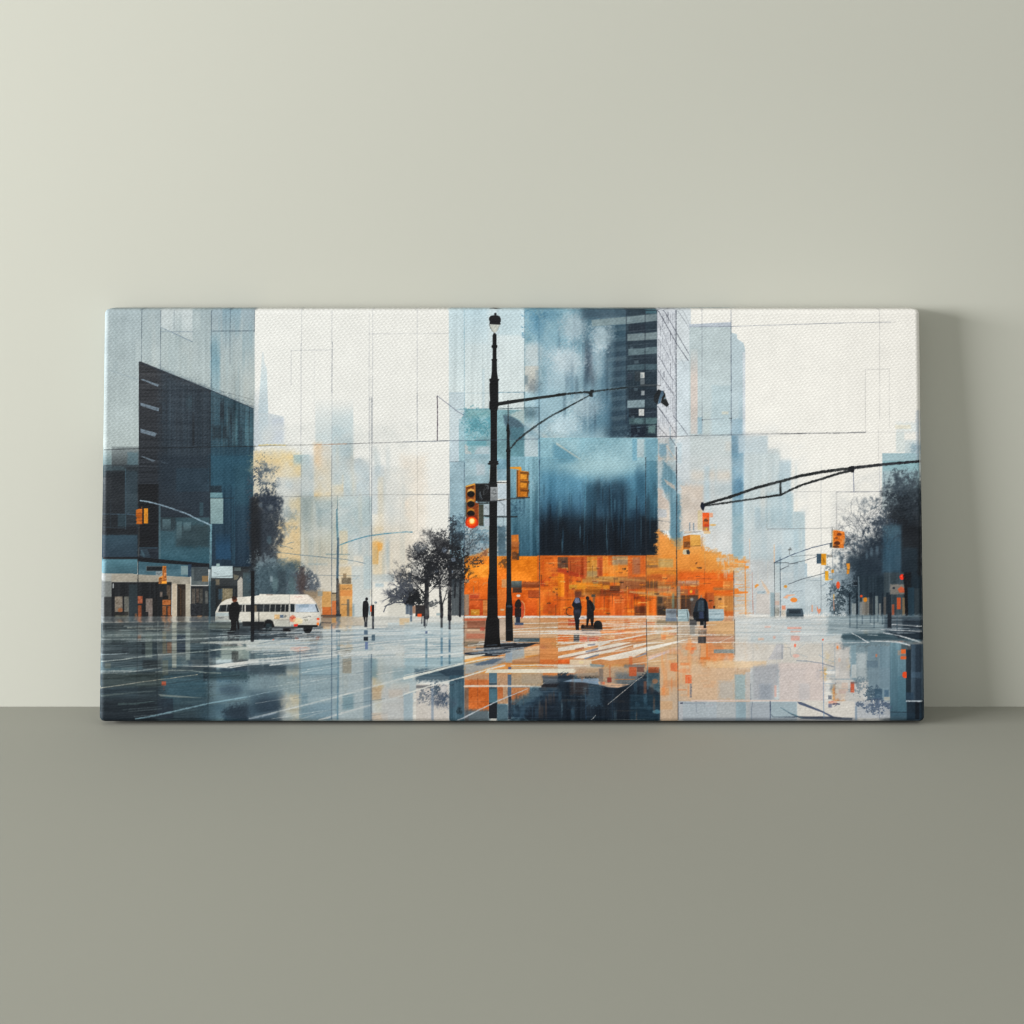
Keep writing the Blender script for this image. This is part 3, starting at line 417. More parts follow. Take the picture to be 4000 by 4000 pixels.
def paint_orange():
    U('H')
    O1=(238,140,26); O2=(232,104,22); O3=(204,78,24); O4=(240,160,48); Y1=(226,172,70); BR=(120,62,32); TN=(190,150,96); RD=(190,62,28); DK=(84,54,40); GY=(140,130,116)
    R(712,1205,1620,1918,(236,140,28),1,c2=(222,100,30),s=5,t=10,k='g'); poly([(712,1210),(850,1185),(1010,1110),(1010,1240),(712,1330)],(214,140,60),.8,s=40,br=.6); R(720,1300,1010,1460,O4,.8,s=40,t=10); R(1280,1205,1615,1500,(240,146,30),.8,s=20,t=10); R(1110,1205,1225,1320,(216,140,50),.7,s=20)
    U('K')
    R(-250,1195,1060,1925,(220,116,32),1,s=4,t=12); R(1055,1190,1430,1925,(206,130,50),1,s=6,t=12)
    poly([(1196,930),(1300,980),(1380,1050),(1430,1130),(1500,1120),(1740,1100),(1800,1140),(1900,1190),(2000,1240),(2010,1400),(2130,1420),(2130,1600),(2130,1925),(1196,1925)],(230,160,74),.92,s=70,br=2.2,t=9,c2=(226,112,32)); [R(x,y,x+w,y+h,c,a,s=26,t=8,k='h',br=.5) for x,y,w,h,c,a in ((1480,1080,260,90,(230,172,100),.8),(1700,1150,260,110,(232,168,86),.8),(1900,1210,170,90,(230,160,80),.7),(1560,1020,140,90,(222,180,126),.6),(1820,1120,90,60,(226,186,136),.5),(2020,1290,120,70,(226,170,104),.5),(1220,960,90,140,(232,166,90),.7),(1980,1180,120,50,(218,190,150),.4))]; poly([(1196,880),(1290,960),(1290,1190),(1196,1190)],(232,160,84),.8,s=40)
    R(1440,1380,2120,1640,(230,112,34),.85,s=70,t=8); R(1200,1000,1740,1380,(230,160,72),.55,s=80)
    cols = [O1,O2,O3,O4,Y1,BR,TN,RD,(214,120,50),(236,150,60)]
    patches(-240,1300,1050,1920,150,cols,(30,200),(20,110),(.25,.75),s=6)
    patches(0,1200,850,1480,24,cols,(60,160),(60,180),(.3,.6),s=6)
    patches(1060,1200,1430,1920,50,cols+[TN,GY],(30,150),(20,90),(.25,.7),s=5)
    patches(-250,1860,1050,1924,20,[O3,RD,BR],(40,160),(20,50),(.3,.7),s=5)
    mist(-240,1200,2100,1900,2,40,(240,150,50),.12,.6)
    poly([(-240,1690),(1050,1690),(1420,1640),(2100,1500),(2100,1925),(-240,1925)],(238,112,20),.25,s=60)
    # measured blocks
    B = [(-5,1215,118,1345,(92,74,62)),(120,1215,345,1445,(184,84,36)),(345,1210,468,1450,(222,166,80)),(468,1210,535,1440,(176,78,40)),(535,1205,600,1410,(232,156,66)),(650,1205,836,1310,(166,150,120)),(660,1300,720,1380,(176,160,126)),(600,1310,850,1450,(228,148,56)),(836,1200,890,1500,(206,104,40)),(890,1215,985,1420,(168,110,80)),(985,1200,1050,1420,(214,112,46)),(345,1380,470,1450,(180,156,112)),
         (290,1450,750,1520,(184,138,76)),(415,1500,480,1560,(160,138,104)),(480,1510,620,1560,(150,92,54)),(230,1530,325,1600,(232,162,44)),(325,1535,530,1590,(228,150,34)),(530,1550,616,1610,(230,156,40)),(130,1545,228,1600,(210,160,60)),(325,1590,505,1650,(176,110,44)),(505,1595,740,1680,(150,76,36)),(740,1450,1050,1600,(150,92,58)),(620,1560,740,1620,(96,56,38)),(0,1400,75,1690,(236,146,24)),(75,1400,125,1700,(210,98,26)),
         (1060,1210,1195,1310,(196,140,72)),(1200,1235,1380,1340,(186,160,104)),(1060,1310,1195,1340,(130,100,70)),(1060,1350,1420,1420,(222,150,64)),(1060,1430,1250,1500,(190,104,44)),(1058,1505,1196,1592,(112,80,58)),(1196,1560,1356,1640,(200,172,124)),(1200,1510,1420,1560,(180,120,66)),(1060,1590,1420,1625,(196,120,70)),
         (1436,1495,1690,1560,(180,130,96)),(1440,1600,1680,1660,(150,96,62)),(1090,1680,1180,1910,(226,112,26)),(1180,1680,1425,1910,(110,82,58)),(1195,1690,1250,1770,(60,52,46)),(850,1690,1050,1915,(206,88,24)),(905,1690,985,1720,(150,66,34)),(900,1720,990,1810,(232,124,24)),(770,1830,930,1915,(232,130,34)),(915,1800,1055,1915,(104,58,36)),(680,1680,830,1910,(200,92,28)),(450,1680,690,1910,(222,108,30)),(0,1690,180,1910,(228,118,32)),(1700,1680,2120,1920,(196,110,50)),(1870,1680,2110,1860,(204,150,84)),(1760,1640,1870,1850,(178,90,40)),(1860,1580,2120,1610,(150,112,70)),(1980,1500,2120,1600,(222,148,76))]
    for x0,y0,x1,y1,c in B: R(x0,y0,x1,y1,c,.85,s=6,t=11,k='v' if y1-y0>90 else 'h')
    poly([(-5,1345),(180,1390),(330,1450),(330,1480),(100,1420),(-5,1400)],(190,70,30),.8,s=8); poly([(290,1450),(600,1445),(1050,1490),(1050,1510),(600,1480)],(200,160,96),.7,s=8); poly([(860,1620),(1050,1635),(1350,1690),(1345,1705),(1050,1665),(850,1640)],(206,170,120),.85,s=6); L([(325,1655),(700,1640),(1050,1660)],5,(80,50,36),.5); poly([(0,1330),(300,1440),(300,1470),(0,1400)],(180,66,28),.5,s=10)
    for _ in range(70):
        x = rnd.uniform(-230,1420); y = rnd.uniform(1440,1880); L([(x,y),(x+rnd.uniform(-4,4),y+rnd.uniform(30,150))],rnd.choice((4,5,7)),rnd.choice([DK,BR,(250,190,110),(60,44,38)]),rnd.uniform(.2,.6))
    for _ in range(50):
        x = rnd.uniform(-230,1300); y = rnd.uniform(1220,1900); L([(x,y),(x+rnd.uniform(50,200),y+rnd.uniform(-4,10))],rnd.choice((4,5,6)),rnd.choice([DK,BR,(250,190,110),(230,180,120)]),rnd.uniform(.2,.55))
    for x in range(130,345,14): L([(x,1220),(x,1440)],4,(130,56,28),.35)
    for x in range(1075,1195,12): L([(x,1510),(x,1590)],4,(70,54,44),.5)
    scrib(150,1245,110,40,(220,170,90),.5); scrib(10,1690,60,24,(130,60,30),.5); E(256,1470,22,24,(232,176,60),.9); E(250,1470,40,50,(200,70,34),.5,s=12); scrib(740,1605,90,20,(240,220,190),.8)
    R(1436,1500,1690,1530,(200,170,150),.7,s=6); R(1425,1560,1465,1920,(150,156,154),.75,s=8,k='v'); R(1470,1670,1680,1925,(64,48,42),.9,s=10,t=8,k='v'); R(1590,1690,1670,1925,(96,88,82),.7,s=8,k='v'); R(1560,1610,1640,1660,(232,80,30),.9,s=10); E(1593,1628,18,18,(246,200,60),1,s=5); E(1600,1720,22,18,(190,206,206),.7); R(1365,1650,1392,1830,(120,150,140),.7,s=8); R(1190,1800,1290,1915,(40,36,34),.85,s=14,br=.3); scrib(1195,1800,60,50,(200,120,90),.8)
    R(200,1625,275,1690,(96,56,40),.7,s=10)
    for x in (1880,1905,1940): L([(x,1700),(x,1830)],5,(120,70,40),.5)
    mist(-230,1210,2100,1915,2,20,amt=.75)
    for _ in range(60):
        x = rnd.uniform(-230,2000); y = rnd.uniform(1260,1890); R(x,y,x+rnd.uniform(10,60),y+rnd.uniform(6,22),rnd.choice([(60,44,38),(96,58,38),(150,70,34)]),rnd.uniform(.3,.75),s=5,br=.25)
    for _ in range(50):
        x = rnd.uniform(-230,2050); y = rnd.uniform(1220,1880); R(x,y,x+rnd.uniform(20,120),y+rnd.uniform(5,18),rnd.choice([(248,176,64),(250,204,120),(244,150,40)]),rnd.uniform(.3,.7),s=6,br=.3)
    hstrokes(-230,1220,2000,1900,60,[(250,160,40),(255,190,80),(236,110,20),(110,56,34),(250,210,150)],(60,320),(4,14),(.3,.75))
    for _ in range(60):
        x = rnd.uniform(-220,2000); y = rnd.uniform(1220,1800); L([(x,y),(x+rnd.uniform(-3,3),y+rnd.uniform(40,220))],(rnd.uniform(4,12),3),rnd.choice([(252,176,70),(240,130,30),(84,46,34),(206,80,24)]),rnd.uniform(.3,.7))
    # orange right of the block
    U('N')
    R(505,1240,660,1930,(202,208,209),.95,s=6,t=5); R(510,1255,628,1380,(206,186,150),.6,s=30,br=.5); poly([(160,1130),(230,1170),(380,1210),(385,1290),(512,1260),(512,1400),(160,1400)],(230,168,84),.6,s=60,br=2.0); patches(300,1180,700,1420,26,[(232,170,92),(206,206,200),(226,186,130),(236,150,60)],(30,130),(12,50),(.3,.7),s=14,k='h'); R(512,1400,700,1925,(228,176,120),.22,s=60); hstrokes(430,1300,760,1900,26,[(236,150,70),(232,180,120),(206,208,206)],(40,200),(4,14),(.3,.7)); vstreaks(300,1120,560,1500,16,[(206,208,204),(232,176,110)],(8,40),(60,200),(.3,.6),s=8); R(640,1320,690,1350,(238,158,66),.9,s=8); L([(645,1270),(648,1500),(655,1900)],(12,16),(232,152,70),.8); poly([(515,1590),(560,1590),(575,1625),(680,1628),(676,1645),(515,1662)],(236,140,50),.92,s=8); poly([(760,1555),(790,1535),(815,1550),(765,1590)],(236,160,70),.9,s=8)
    L([(700,1000),(702,1380)],(14,10),(226,200,180),.7); L([(995,1065),(996,1280)],14,(226,196,166),.8); L([(730,1400),(735,1640),(742,1900)],(4,9),(190,110,84),.7); L([(510,1380),(512,1930)],8,(100,60,36),.8); L([(160,1150),(170,1380)],5,(160,150,130),.5)
    for p in ((260,830,40,12,(230,190,120)),(1230,1728,42,28,(240,146,56)),(1130,1567,20,18,(222,156,56))): E(*p[:4],p[4],.9,s=6)
    poly([(1100,1700),(1150,1665),(1240,1662),(1240,1672),(1165,1685),(1150,1715)],(240,180,140),.8,s=8); R(1440,1790,1456,1870,(240,170,130),.8,s=8); poly([(1505,1800),(1525,1840),(1550,1830),(1555,1860),(1530,1900),(1508,1860)],(240,150,110),.85,s=8); R(1085,1795,1130,1850,(232,160,130),.9,s=8); R(1002,1740,1055,1790,(216,170,150),.7); R(1000,1640,1060,1900,(200,190,180),.5,s=12)
    R(790,1620,890,1655,(184,200,208),.8,s=5); scrib(850,1625,36,20,(100,120,140),.6); scrib(1180,1600,160,50,(120,136,150),.7,lw=4); R(950,1640,1000,1930,(140,164,174),.7,s=16,k='v'); R(1002,1820,1055,1920,(150,150,140),.6,t=14,k='s'); R(1080,1840,1130,1920,(206,190,170),.6,t=14,k='s')
    # street furniture in the distance
    L([(997,1285),(1000,1930)],6,(60,66,72),.85); L([(1065,1220),(1070,1930)],8,(80,96,112),.9); L([(990,1283),(1165,1282)],6,(60,64,68),.8); L([(1000,1280),(1200,1190),(1450,1100),(1690,1045)],8,(44,62,92),.9); L([(1165,1300),(1350,1260),(1500,1210)],6,(60,66,74),.85); L([(1165,1290),(1280,1295)],5,(60,66,74),.6); L([(1200,1210),(1360,1195),(1500,1188)],5,(70,78,84),.7); L([(1070,1365),(1165,1320)],6,(56,62,70),.8); L([(1165,1540),(1320,1480),(1480,1440),(1600,1405)],6,(60,68,78),.85); L([(1720,1170),(1932,1150)],5,(90,110,130),.6); L([(1555,1565),(1680,1500)],5,(80,110,140),.6); L([(1380,1490),(1560,1498)],5,(110,130,140),.6); L([(1178,1100),(1178,1190)],5,(60,60,60),.7); scrib(1165,1100,36,36,(60,60,60),.8,lw=5,n=6); L([(1160,1130),(1200,1130)],6,(60,60,60),.8)
    L([(1690,870),(1685,1060)],7,(70,70,72),.85); R(1690,900,1712,1105,(230,200,140),.9); poly([(1702,893),(1742,893),(1835,912),(1842,990),(1825,1010),(1828,1108),(1700,1104)],(222,130,44),1,s=4,t=12,k='s'); E(1773,942,28,18,(110,56,34),.9,s=5); E(1742,988,18,14,(130,70,34),.8,s=5); E(1748,1048,36,24,(90,48,28),.9,s=5); E(1735,1090,40,16,(84,48,30),.8,s=5); R(1660,1048,1690,1100,(70,90,104),.9); R(1800,990,1842,1060,(236,160,90),.6,s=10)
    R(1502,1175,1558,1292,(66,92,114),.95,t=8); R(1558,1175,1616,1310,(230,166,40),1,t=10); scrib(1575,1200,30,90,(140,90,30),.7,n=9); R(1603,1382,1643,1494,(228,172,44),1,t=9); R(1680,1365,1708,1404,(228,160,40),1); poly([(1855,1292),(1898,1288),(1902,1330),(1890,1415),(1862,1418),(1868,1340)],(222,150,44),1,t=10); scrib(1862,1320,36,70,(60,44,30),.8); R(1640,1475,1700,1490,(220,170,90),.6); R(1625,1190,1695,1215,(90,90,88),.5,s=8,br=.4); L([(1693,1120),(1700,1900)],6,(96,112,126),.75); R(1702,1660,1716,1720,(230,180,90),.8); L([(1705,1720),(1712,1850)],9,(236,160,120),.8)
    L([(1555,1340),(1556,1900)],5,(110,120,130),.6)
    for x in range(1340,1720,26): L([(x+rnd.uniform(-6,6),1740+rnd.uniform(0,60)),(x,1920)],5,(160,176,186),.5)
    poly([(1150,1832),(1330,1830),(1345,1890),(1352,1985),(1320,1985),(1320,1972),(1180,1975),(1140,1970),(1138,1880)],(66,84,98),.92,s=5,t=10,k='h'); R(1170,1850,1310,1890,(44,56,68),.8,s=6); R(1180,1945,1310,1965,(130,146,154),.7,s=6); E(1140,1960,18,16,(60,80,90),.9)
def paint_ground():
    H0 = int((2408-PY0)*RS)
    n = PH-H0
    src = IMG[H0-n:H0][::-1].copy()
    src = blur1(blur1(src, 5, 0), 2, 1)
    # ragged edges: rows slip sideways a little
    for r in range(n):
        src[r] = np.roll(src[r], int(round(NZ['h'][H0+r, 40]*1.2)), 0)
    f = np.linspace(0,1,n)[:,None,None]
    xx = np.linspace(0,1,PW)[None,:,None]
    wash = C((176,190,194))*(1-xx)+C((214,210,202))*xx
    wash = wash + (C((196,176,150))-wash)*np.clip(1-abs(xx-.6)*5,0,1)*.6
    keep = np.clip(.5+.28*f, 0, 1)
    keep = np.where(xx < .18, np.clip(keep+.18,0,1), keep)
    out = src*keep + wash*(1-keep)
    IMG[H0:] = np.clip(out + NZ['h'][H0:,:,None]*5 + NZ['s'][H0:,:,None]*2.5, 0, 255)
    W1=(226,226,220); W2=(206,212,212); BL=(70,98,118); DB=(34,50,64); OR=(220,120,50)
    # ---- left: dark wet road
    U('C')
    R(-20,556,1420,3000,(70,86,94),.55,s=10,k='h',t=8); R(60,556,800,660,(52,62,66),.7,s=14,k='h',t=8); R(0,660,1300,780,(98,112,112),.6,s=40,k='h',t=9); R(60,820,720,1090,(58,72,80),.7,s=40,k='h',t=8); R(540,1010,760,1110,(34,42,48),.8,s=30); R(60,1160,800,1330,(66,78,76),.75,s=40,k='h',t=7); R(60,1330,1300,1760,(40,56,66),.75,s=80,k='h',t=7); R(60,1480,700,1760,(26,36,46),.8,s=80,k='h'); R(800,1230,1330,1560,(64,104,124),.75,s=120,t=7); R(720,1460,910,1700,(30,42,58),.7,s=20,k='v'); R(910,1450,1330,1700,(54,76,88),.6,s=30,k='v')
    for x0,y0,x1,y1,c,a in ((895,560,950,1100,(172,174,160),.8),(1058,620,1112,1010,(156,166,160),.75),(780,660,826,930,(140,130,100),.6),(835,790,890,925,(150,110,84),.75),(780,1010,850,1190,(120,122,106),.6),(955,700,1055,915,(44,60,78),.8),(1115,800,1300,1000,(58,80,92),.7),(485,700,525,770,(140,104,84),.7),(575,700,660,980,(112,124,118),.7),(530,800,570,940,(40,50,58),.7),(660,800,720,1010,(48,64,74),.6),(295,850,375,940,(48,58,66),.6),(1270,820,1335,1260,(46,64,76),.7),(90,1040,160,1110,(110,116,104),.6),(720,740,780,1100,(96,106,106),.5)): R(x0,y0,x1,y1,c,a,s=9,k='h',t=12)
    R(770,1262,824,1310,(206,92,54),.95,s=5); R(790,1310,805,1370,(120,90,84),.5)
    R(1340,1230,1940,1700,(120,146,156),.8,s=120,t=4,k='s'); E(1600,1370,130,70,(64,86,104),.7,s=100); E(1400,1640,180,140,(60,92,112),.6,s=160); E(1800,1640,280,110,(34,50,66),.85,s=120); R(1335,1140,1932,1240,(60,86,96),.8,s=40); R(1420,840,1932,1000,(150,164,158),.8,s=30); R(1340,820,1480,980,(44,66,82),.7,s=40,br=.4); R(1610,900,1690,1000,(74,80,78),.8,s=10,t=8,k='s'); R(1835,900,1885,1020,(36,44,50),.9,s=8); R(1845,640,1900,780,(24,32,38),.9,s=8)
    poly([(1380,620),(1932,620),(1932,800),(1400,790)],(66,82,90),.85,s=30,k='h',t=10); R(1560,650,1700,770,(22,28,34),.85,s=14,k='h',t=10); R(1330,560,1860,640,(96,108,104),.7,s=20,k='h',t=10)
    hstrokes(60,600,1340,800,46,[(176,186,182),(130,144,144),(50,62,70),(190,190,176)],(150,700),(4,14),(.3,.75))
    hstrokes(60,800,1900,1750,80,[(150,164,160),(110,128,130),(40,54,64),(84,104,108)],(150,600),(5,16),(.12,.4),slope=-.09)
    hstrokes(1350,600,1932,820,30,[(196,206,206),(150,164,166),(28,36,44)],(150,500),(4,12),(.4,.8))
    L([(60,558),(420,552),(720,548),(1420,540)],6,(190,186,176),.85); L([(0,760),(400,755),(900,765),(1340,748)],8,W2,.7); L([(350,780),(800,772),(1340,740),(1700,712),(1830,716)],(6,12),W2,.75); L([(1240,800),(1932,790)],(20,46),(206,208,200),.85); L([(1340,885),(1932,860)],(8,40),(200,204,196),.8)
    L([(0,945),(380,926)],9,(186,200,204),.8); L([(0,1028),(250,1006),(480,975),(700,948),(1330,900),(1560,870)],(12,8),(206,212,206),.85); poly([(960,1080),(1320,1078),(1560,1045),(1932,1003),(1932,1050),(1600,1102),(1330,1088)],(222,222,216),.95,s=5); L([(1560,1092),(1940,1040)],6,(60,76,88),.8); L([(960,1075),(1330,1070),(1700,1060)],(5,14),(200,204,198),.8)
    L([(0,1145),(200,1140),(480,1138),(760,1100)],(30,10),(196,202,198),.7); L([(0,1165),(300,1160),(480,1140)],(14,6),(210,212,206),.6); L([(700,1150),(900,1128),(1100,1130),(1300,1158),(1480,1162)],(14,10),(180,186,176),.7); L([(-10,1350),(260,1310),(560,1265),(900,1222),(1200,1180)],(8,7),(204,196,176),.95); L([(0,1400),(300,1375),(800,1300),(1330,1220),(1700,1190)],(5,7),(40,52,60),.6)
    L([(0,1440),(300,1410),(700,1375)],(26,10),(120,132,128),.6); poly([(725,1415),(1000,1435),(1300,1462),(1000,1455),(760,1440)],(150,158,152),.8); L([(260,1535),(460,1530),(680,1500)],(30,8),(96,116,116),.6); L([(460,1715),(720,1665),(1100,1580),(1340,1525),(1600,1480),(1932,1425)],(20,14),(146,178,192),.9); L([(520,1712),(800,1660),(1000,1620),(1200,1600)],(6,4),(90,120,132),.7)
    for x,y0,y1,c in ((727,540,930,(170,176,170)),(718,920,1700,(24,34,44)),(480,560,1230,(30,38,46)),(1340,560,1100,(120,136,140)),(1330,1080,1700,(30,48,60)),(466,1230,1700,(40,50,60))): L([(x,y0),(x-4,y1)],6,c,.75)
    R(60,640,1400,1700,(40,54,60),.16,s=120,k='h',t=9)
    hstrokes(60,620,1340,1300,14,[(196,204,200),(170,180,176)],(300,800),(3,5),(.3,.6),slope=-.1)
    # ---- under the van, centre left
    U('F')
    R(-200,560,860,700,(54,64,72),.8,s=40,k='h',t=10); R(0,610,520,760,(30,38,46),.8,s=30,k='h',t=10); R(840,500,1015,600,(156,142,124),.8,s=16,k='h',t=8); R(860,470,1020,500,(110,80,60),.7,s=8); R(970,500,1020,560,(206,160,100),.8); R(1080,490,1360,600,(200,188,170),.8,s=24,t=6)
    R(1360,480,2100,640,(205,204,196),.7,s=30,k='h',t=6); R(840,640,2100,820,(178,192,198),.7,s=40,k='h',t=8); R(-60,770,700,900,(206,208,200),.85,s=40,k='h',t=7); E(590,870,120,36,(232,176,150),.7,s=20); L([(520,870),(670,846)],(18,6),(226,110,84),.6); R(795,790,860,920,(150,170,180),.5,s=8)
    for p in ((549,745,28,20),(800,740,24,22),(265,765,12,10)): E(*p,(240,104,60),.95,s=6,br=.2)
    R(440,690,860,760,(44,48,54),.6,s=20,k='h',t=14); L([(500,715),(840,725)],(12,6),(170,150,140),.6)
    R(130,870,160,1190,(176,190,190),.7,s=10); R(-20,900,460,1000,(90,110,118),.75,s=24,k='h'); R(-20,1060,420,1190,(52,70,82),.85,s=50,k='h',t=8); R(-20,1190,600,1420,(138,160,168),.8,s=80,t=4,k='s'); R(-20,1380,340,1740,(60,86,104),.75,s=100,t=4,k='s'); E(200,1560,160,90,(36,54,72),.8,s=90)
    R(590,980,1050,1740,(142,166,178),.7,s=80,t=3,k='s'); R(590,1000,1060,1180,(150,178,190),.6,s=40); R(600,1400,680,1740,(104,136,152),.5,s=20); R(680,1520,960,1740,(110,140,158),.5,s=40); R(1050,980,1430,1740,(176,186,188),.7,s=60,t=3,k='s'); R(1350,1000,1440,1740,(124,150,166),.6,s=20); R(1430,990,1520,1220,(128,160,172),.8,s=40); R(1100,1420,1230,1600,(112,146,160),.7,s=40); R(1500,980,2000,1300,(186,196,196),.6,s=60); R(1700,1100,1932,1260,(150,180,192),.5,s=60)
    R(1095,965,1205,1165,(160,150,130),.85,s=6,t=7,k='s'); R(1450,1330,1565,1490,(206,176,138),.8,s=12,t=5,k='s'); R(1450,1640,1640,1740,(212,186,160),.7,s=16); R(1565,1340,1932,1740,(206,202,196),.75,s=50,t=3,k='s'); R(1650,1360,1820,1460,(212,192,172),.5,s=30); R(1490,620,1932,760,(196,206,208),.6,s=30,k='h'); R(1780,505,1900,585,(216,188,146),.7,s=12); R(1640,560,1780,620,(184,200,206),.5,s=14)
    R(1060,1240,1100,1450,(186,196,196),.4,s=10)
    hstrokes(0,640,1932,1000,90,[(226,224,216),(206,212,212),(150,170,182),(236,232,222)],(200,900),(4,18),(.3,.75),slope=-.05); hstrokes(700,590,1932,720,30,[(226,224,216),(130,146,156)],(150,600),(3,8),(.4,.8)); hstrokes(-40,610,860,720,24,[(150,160,166),(20,26,32),(190,196,196)],(100,500),(4,10),(.4,.8))
    for pts,w,c in ((((620,690),(1100,683),(1932,680)),8,W1),(((-20,775),(500,766),(960,740),(1500,710),(1932,690)),12,W1),(((-20,850),(600,850),(1000,850),(1500,800),(1932,760)),10,W1),(((900,915),(1300,860),(1932,780)),9,W1),(((-20,1010),(300,985),(700,940),(960,912)),(24,10),(222,220,210)),(((-20,1040),(400,1010),(900,960),(1250,920),(1700,890),(1932,870)),(26,12),W1),(((-20,1062),(500,1032),(900,990),(960,975)),(8,10),W1),(((230,1068),(590,1030)),(16,4),W1),(((1100,960),(1500,920),(1932,900)),(14,24),W1),(((840,560),(960,562)),6,(60,64,70)),(((1340,975),(1600,970),(1932,960)),(8,20),W1),(((-20,1442),(160,1400),(480,1340)),(10,3),(176,196,202)),(((-20,1710),(300,1630),(590,1560),(1000,1455),(1440,1330),(1932,1195)),(16,22),(224,224,216)),(((-20,1718),(300,1640)),(18,10),(196,206,220)),(((820,1730),(1100,1640),(1440,1545),(1700,1470),(1932,1395)),(24,16),(220,220,214)),(((540,1735),(760,1660),(960,1600)),(16,8),(170,182,184)),(((960,1225),(968,1228)),4,BL)): L(pts,w,c,.95)
    for pts,w,c,a in ((((968,580),(966,1730)),8,(50,76,104),.85),(((588,880),(586,1730)),7,(70,108,134),.75),(((590,1185),(800,1183),(1040,1182)),6,(74,108,130),.8),(((1045,950),(1046,1200),(1042,1400),(1040,1720)),(12,18),(86,130,156),.85),(((1443,940),(1440,1740)),10,(60,80,104),.8),(((1415,940),(1410,1740)),4,(90,120,140),.6),(((1100,1000),(1105,1540)),4,(120,150,166),.5),(((1815,1450),(1932,1400)),5,(70,90,106),.3)): L(pts,w,c,a)
    R(1018,650,1072,672,(90,110,124),.8); L([(1030,690),(1030,890)],5,(100,136,154),.7); L([(1062,690),(1062,890)],5,(100,136,154),.7); R(1030,840,1064,890,(130,166,184),.5)
    R(-40,640,1932,1740,(110,134,148),.16,s=100,k='h',t=8); mist(-40,980,1932,1740,3,40,amt=.5)
    hstrokes(-40,620,1932,1740,44,[(228,226,218),(190,200,204),(86,110,126)],(200,800),(3,7),(.35,.8),slope=-.16)
    # ---- centre: trees' reflections, orange reflection, crossing
    U('I')
    R(0,560,712,1060,(182,196,200),.65,s=40,k='h',t=7); R(0,980,712,1200,(150,176,186),.7,s=50,t=6,k='h')
    hstrokes(0,600,700,1000,50,[W1,W2,(140,166,180),(110,140,158)],(150,500),(4,16),(.3,.7),slope=-.02)
    R(130,1120,712,1260,(66,92,110),.85,s=60,t=8,k='h'); poly([(380,1130),(712,1060),(712,1200),(500,1200)],(46,68,86),.85,s=24); R(540,1190,714,1760,(66,100,120),.85,s=14,k='v',t=9); R(140,1300,530,1760,(206,200,192),.85,s=12,t=3,k='s'); R(60,1240,140,1400,(180,194,198),.7,s=10); R(-10,1400,100,1760,(160,182,194),.7,s=20); Fo(430,1420,130,140,(104,116,130),.6,th=.7,soft=.8,fall=1); [branch(rnd.uniform(330,520),rnd.uniform(1330,1400),-rnd.uniform(.6,2.5),rnd.uniform(40,80),rnd.uniform(4,7),(70,84,104),5,.6,.7) for _ in range(16)]; Fo(200,1420,110,120,(110,120,130),.8,th=.5,soft=.5); Fo(360,1340,110,110,(74,94,112),.8,th=.5,soft=.7); Fo(470,1500,60,150,(74,94,118),.75,th=.7,soft=.7); E(470,1355,40,44,(206,204,200),.9,s=10); R(320,1340,350,1760,(130,150,172),.6,s=10); Fo(660,1610,50,50,(40,56,66),.7,th=0,soft=1.2); Fo(600,1280,80,90,(52,74,92),.8,th=0); R(140,1310,320,1345,(70,76,84),.5,s=10)
    L([(700,1200),(714,1700)],10,(50,84,110),.6); L([(535,1400),(545,1730)],(6,14),(48,74,92),.8)
    R(718,505,1000,830,(176,150,130),.85,s=10,k='h',t=12); R(720,510,980,535,(216,110,74),.8); R(750,535,970,625,(158,96,70),.7,s=10,k='h',t=10); R(740,690,960,750,(196,112,84),.6,s=14); R(750,640,930,660,(226,200,170),.8); R(905,615,960,655,(200,90,70),.7); R(720,780,960,850,(140,132,114),.7,s=20,k='h',t=12); R(1120,510,1215,790,(196,190,178),.8,s=10,t=8)
    R(1280,505,2000,800,(204,172,136),.85,s=20,k='h',t=10); R(1620,505,1850,560,(206,150,100),.7,s=8); R(1290,700,1620,760,(186,172,156),.7,s=20,k='h',t=10); R(1310,745,1620,790,(56,84,100),.85,s=14,k='h',t=10); R(1620,740,2000,800,(214,140,74),.7,s=20)
    R(718,860,1100,960,(150,160,166),.6,s=20,k='h'); poly([(950,820),(1150,800),(1600,800),(1500,840),(1100,960),(960,960),(720,940),(720,920),(950,905)],(30,40,54),.92,s=14,k='h',t=8)
    hstrokes(720,790,1640,960,34,[(226,226,222),(150,164,176),(60,78,96),(24,32,42)],(150,600),(4,16),(.5,.9),slope=-.07)
    poly([(718,960),(960,930),(970,945),(830,980),(720,1000)],(222,218,204),.9); poly([(718,1060),(1000,1000),(1170,975),(1280,900),(1430,870),(1430,960),(1240,1020),(1020,1100),(800,1170),(718,1195)],(160,172,182),.8,s=30,t=8,k='h'); poly([(840,1060),(1060,985),(1180,990),(1060,1050),(880,1070)],(76,100,128),.75,s=24,br=.3)
    R(1285,880,1440,1010,(180,186,186),.7,s=20); poly([(1430,870),(1620,830),(1620,940),(1440,960)],(226,196,160),.85,s=14,t=8); poly([(1290,1010),(1620,950),(1620,1050),(1290,1055)],(198,150,112),.85,s=14,k='h',t=9); R(1620,870,1932,1050,(216,150,90),.9,s=6,k='h',t=10); R(1620,1000,1932,1055,(208,116,54),.8,s=8)
    R(720,1180,1012,1620,(204,122,66),.95,s=10,t=12,k='g'); R(720,1170,1012,1240,(190,160,130),.8,s=30); R(768,1330,1010,1590,(206,112,44),.8,s=8,t=10); R(720,1340,768,1760,(126,110,100),.8,s=14,t=8); R(720,1600,1012,1760,(80,92,100),.75,s=50); L([(875,1220),(878,1590)],5,(120,70,50),.6); L([(770,1510),(1010,1505)],5,(130,80,56),.5)
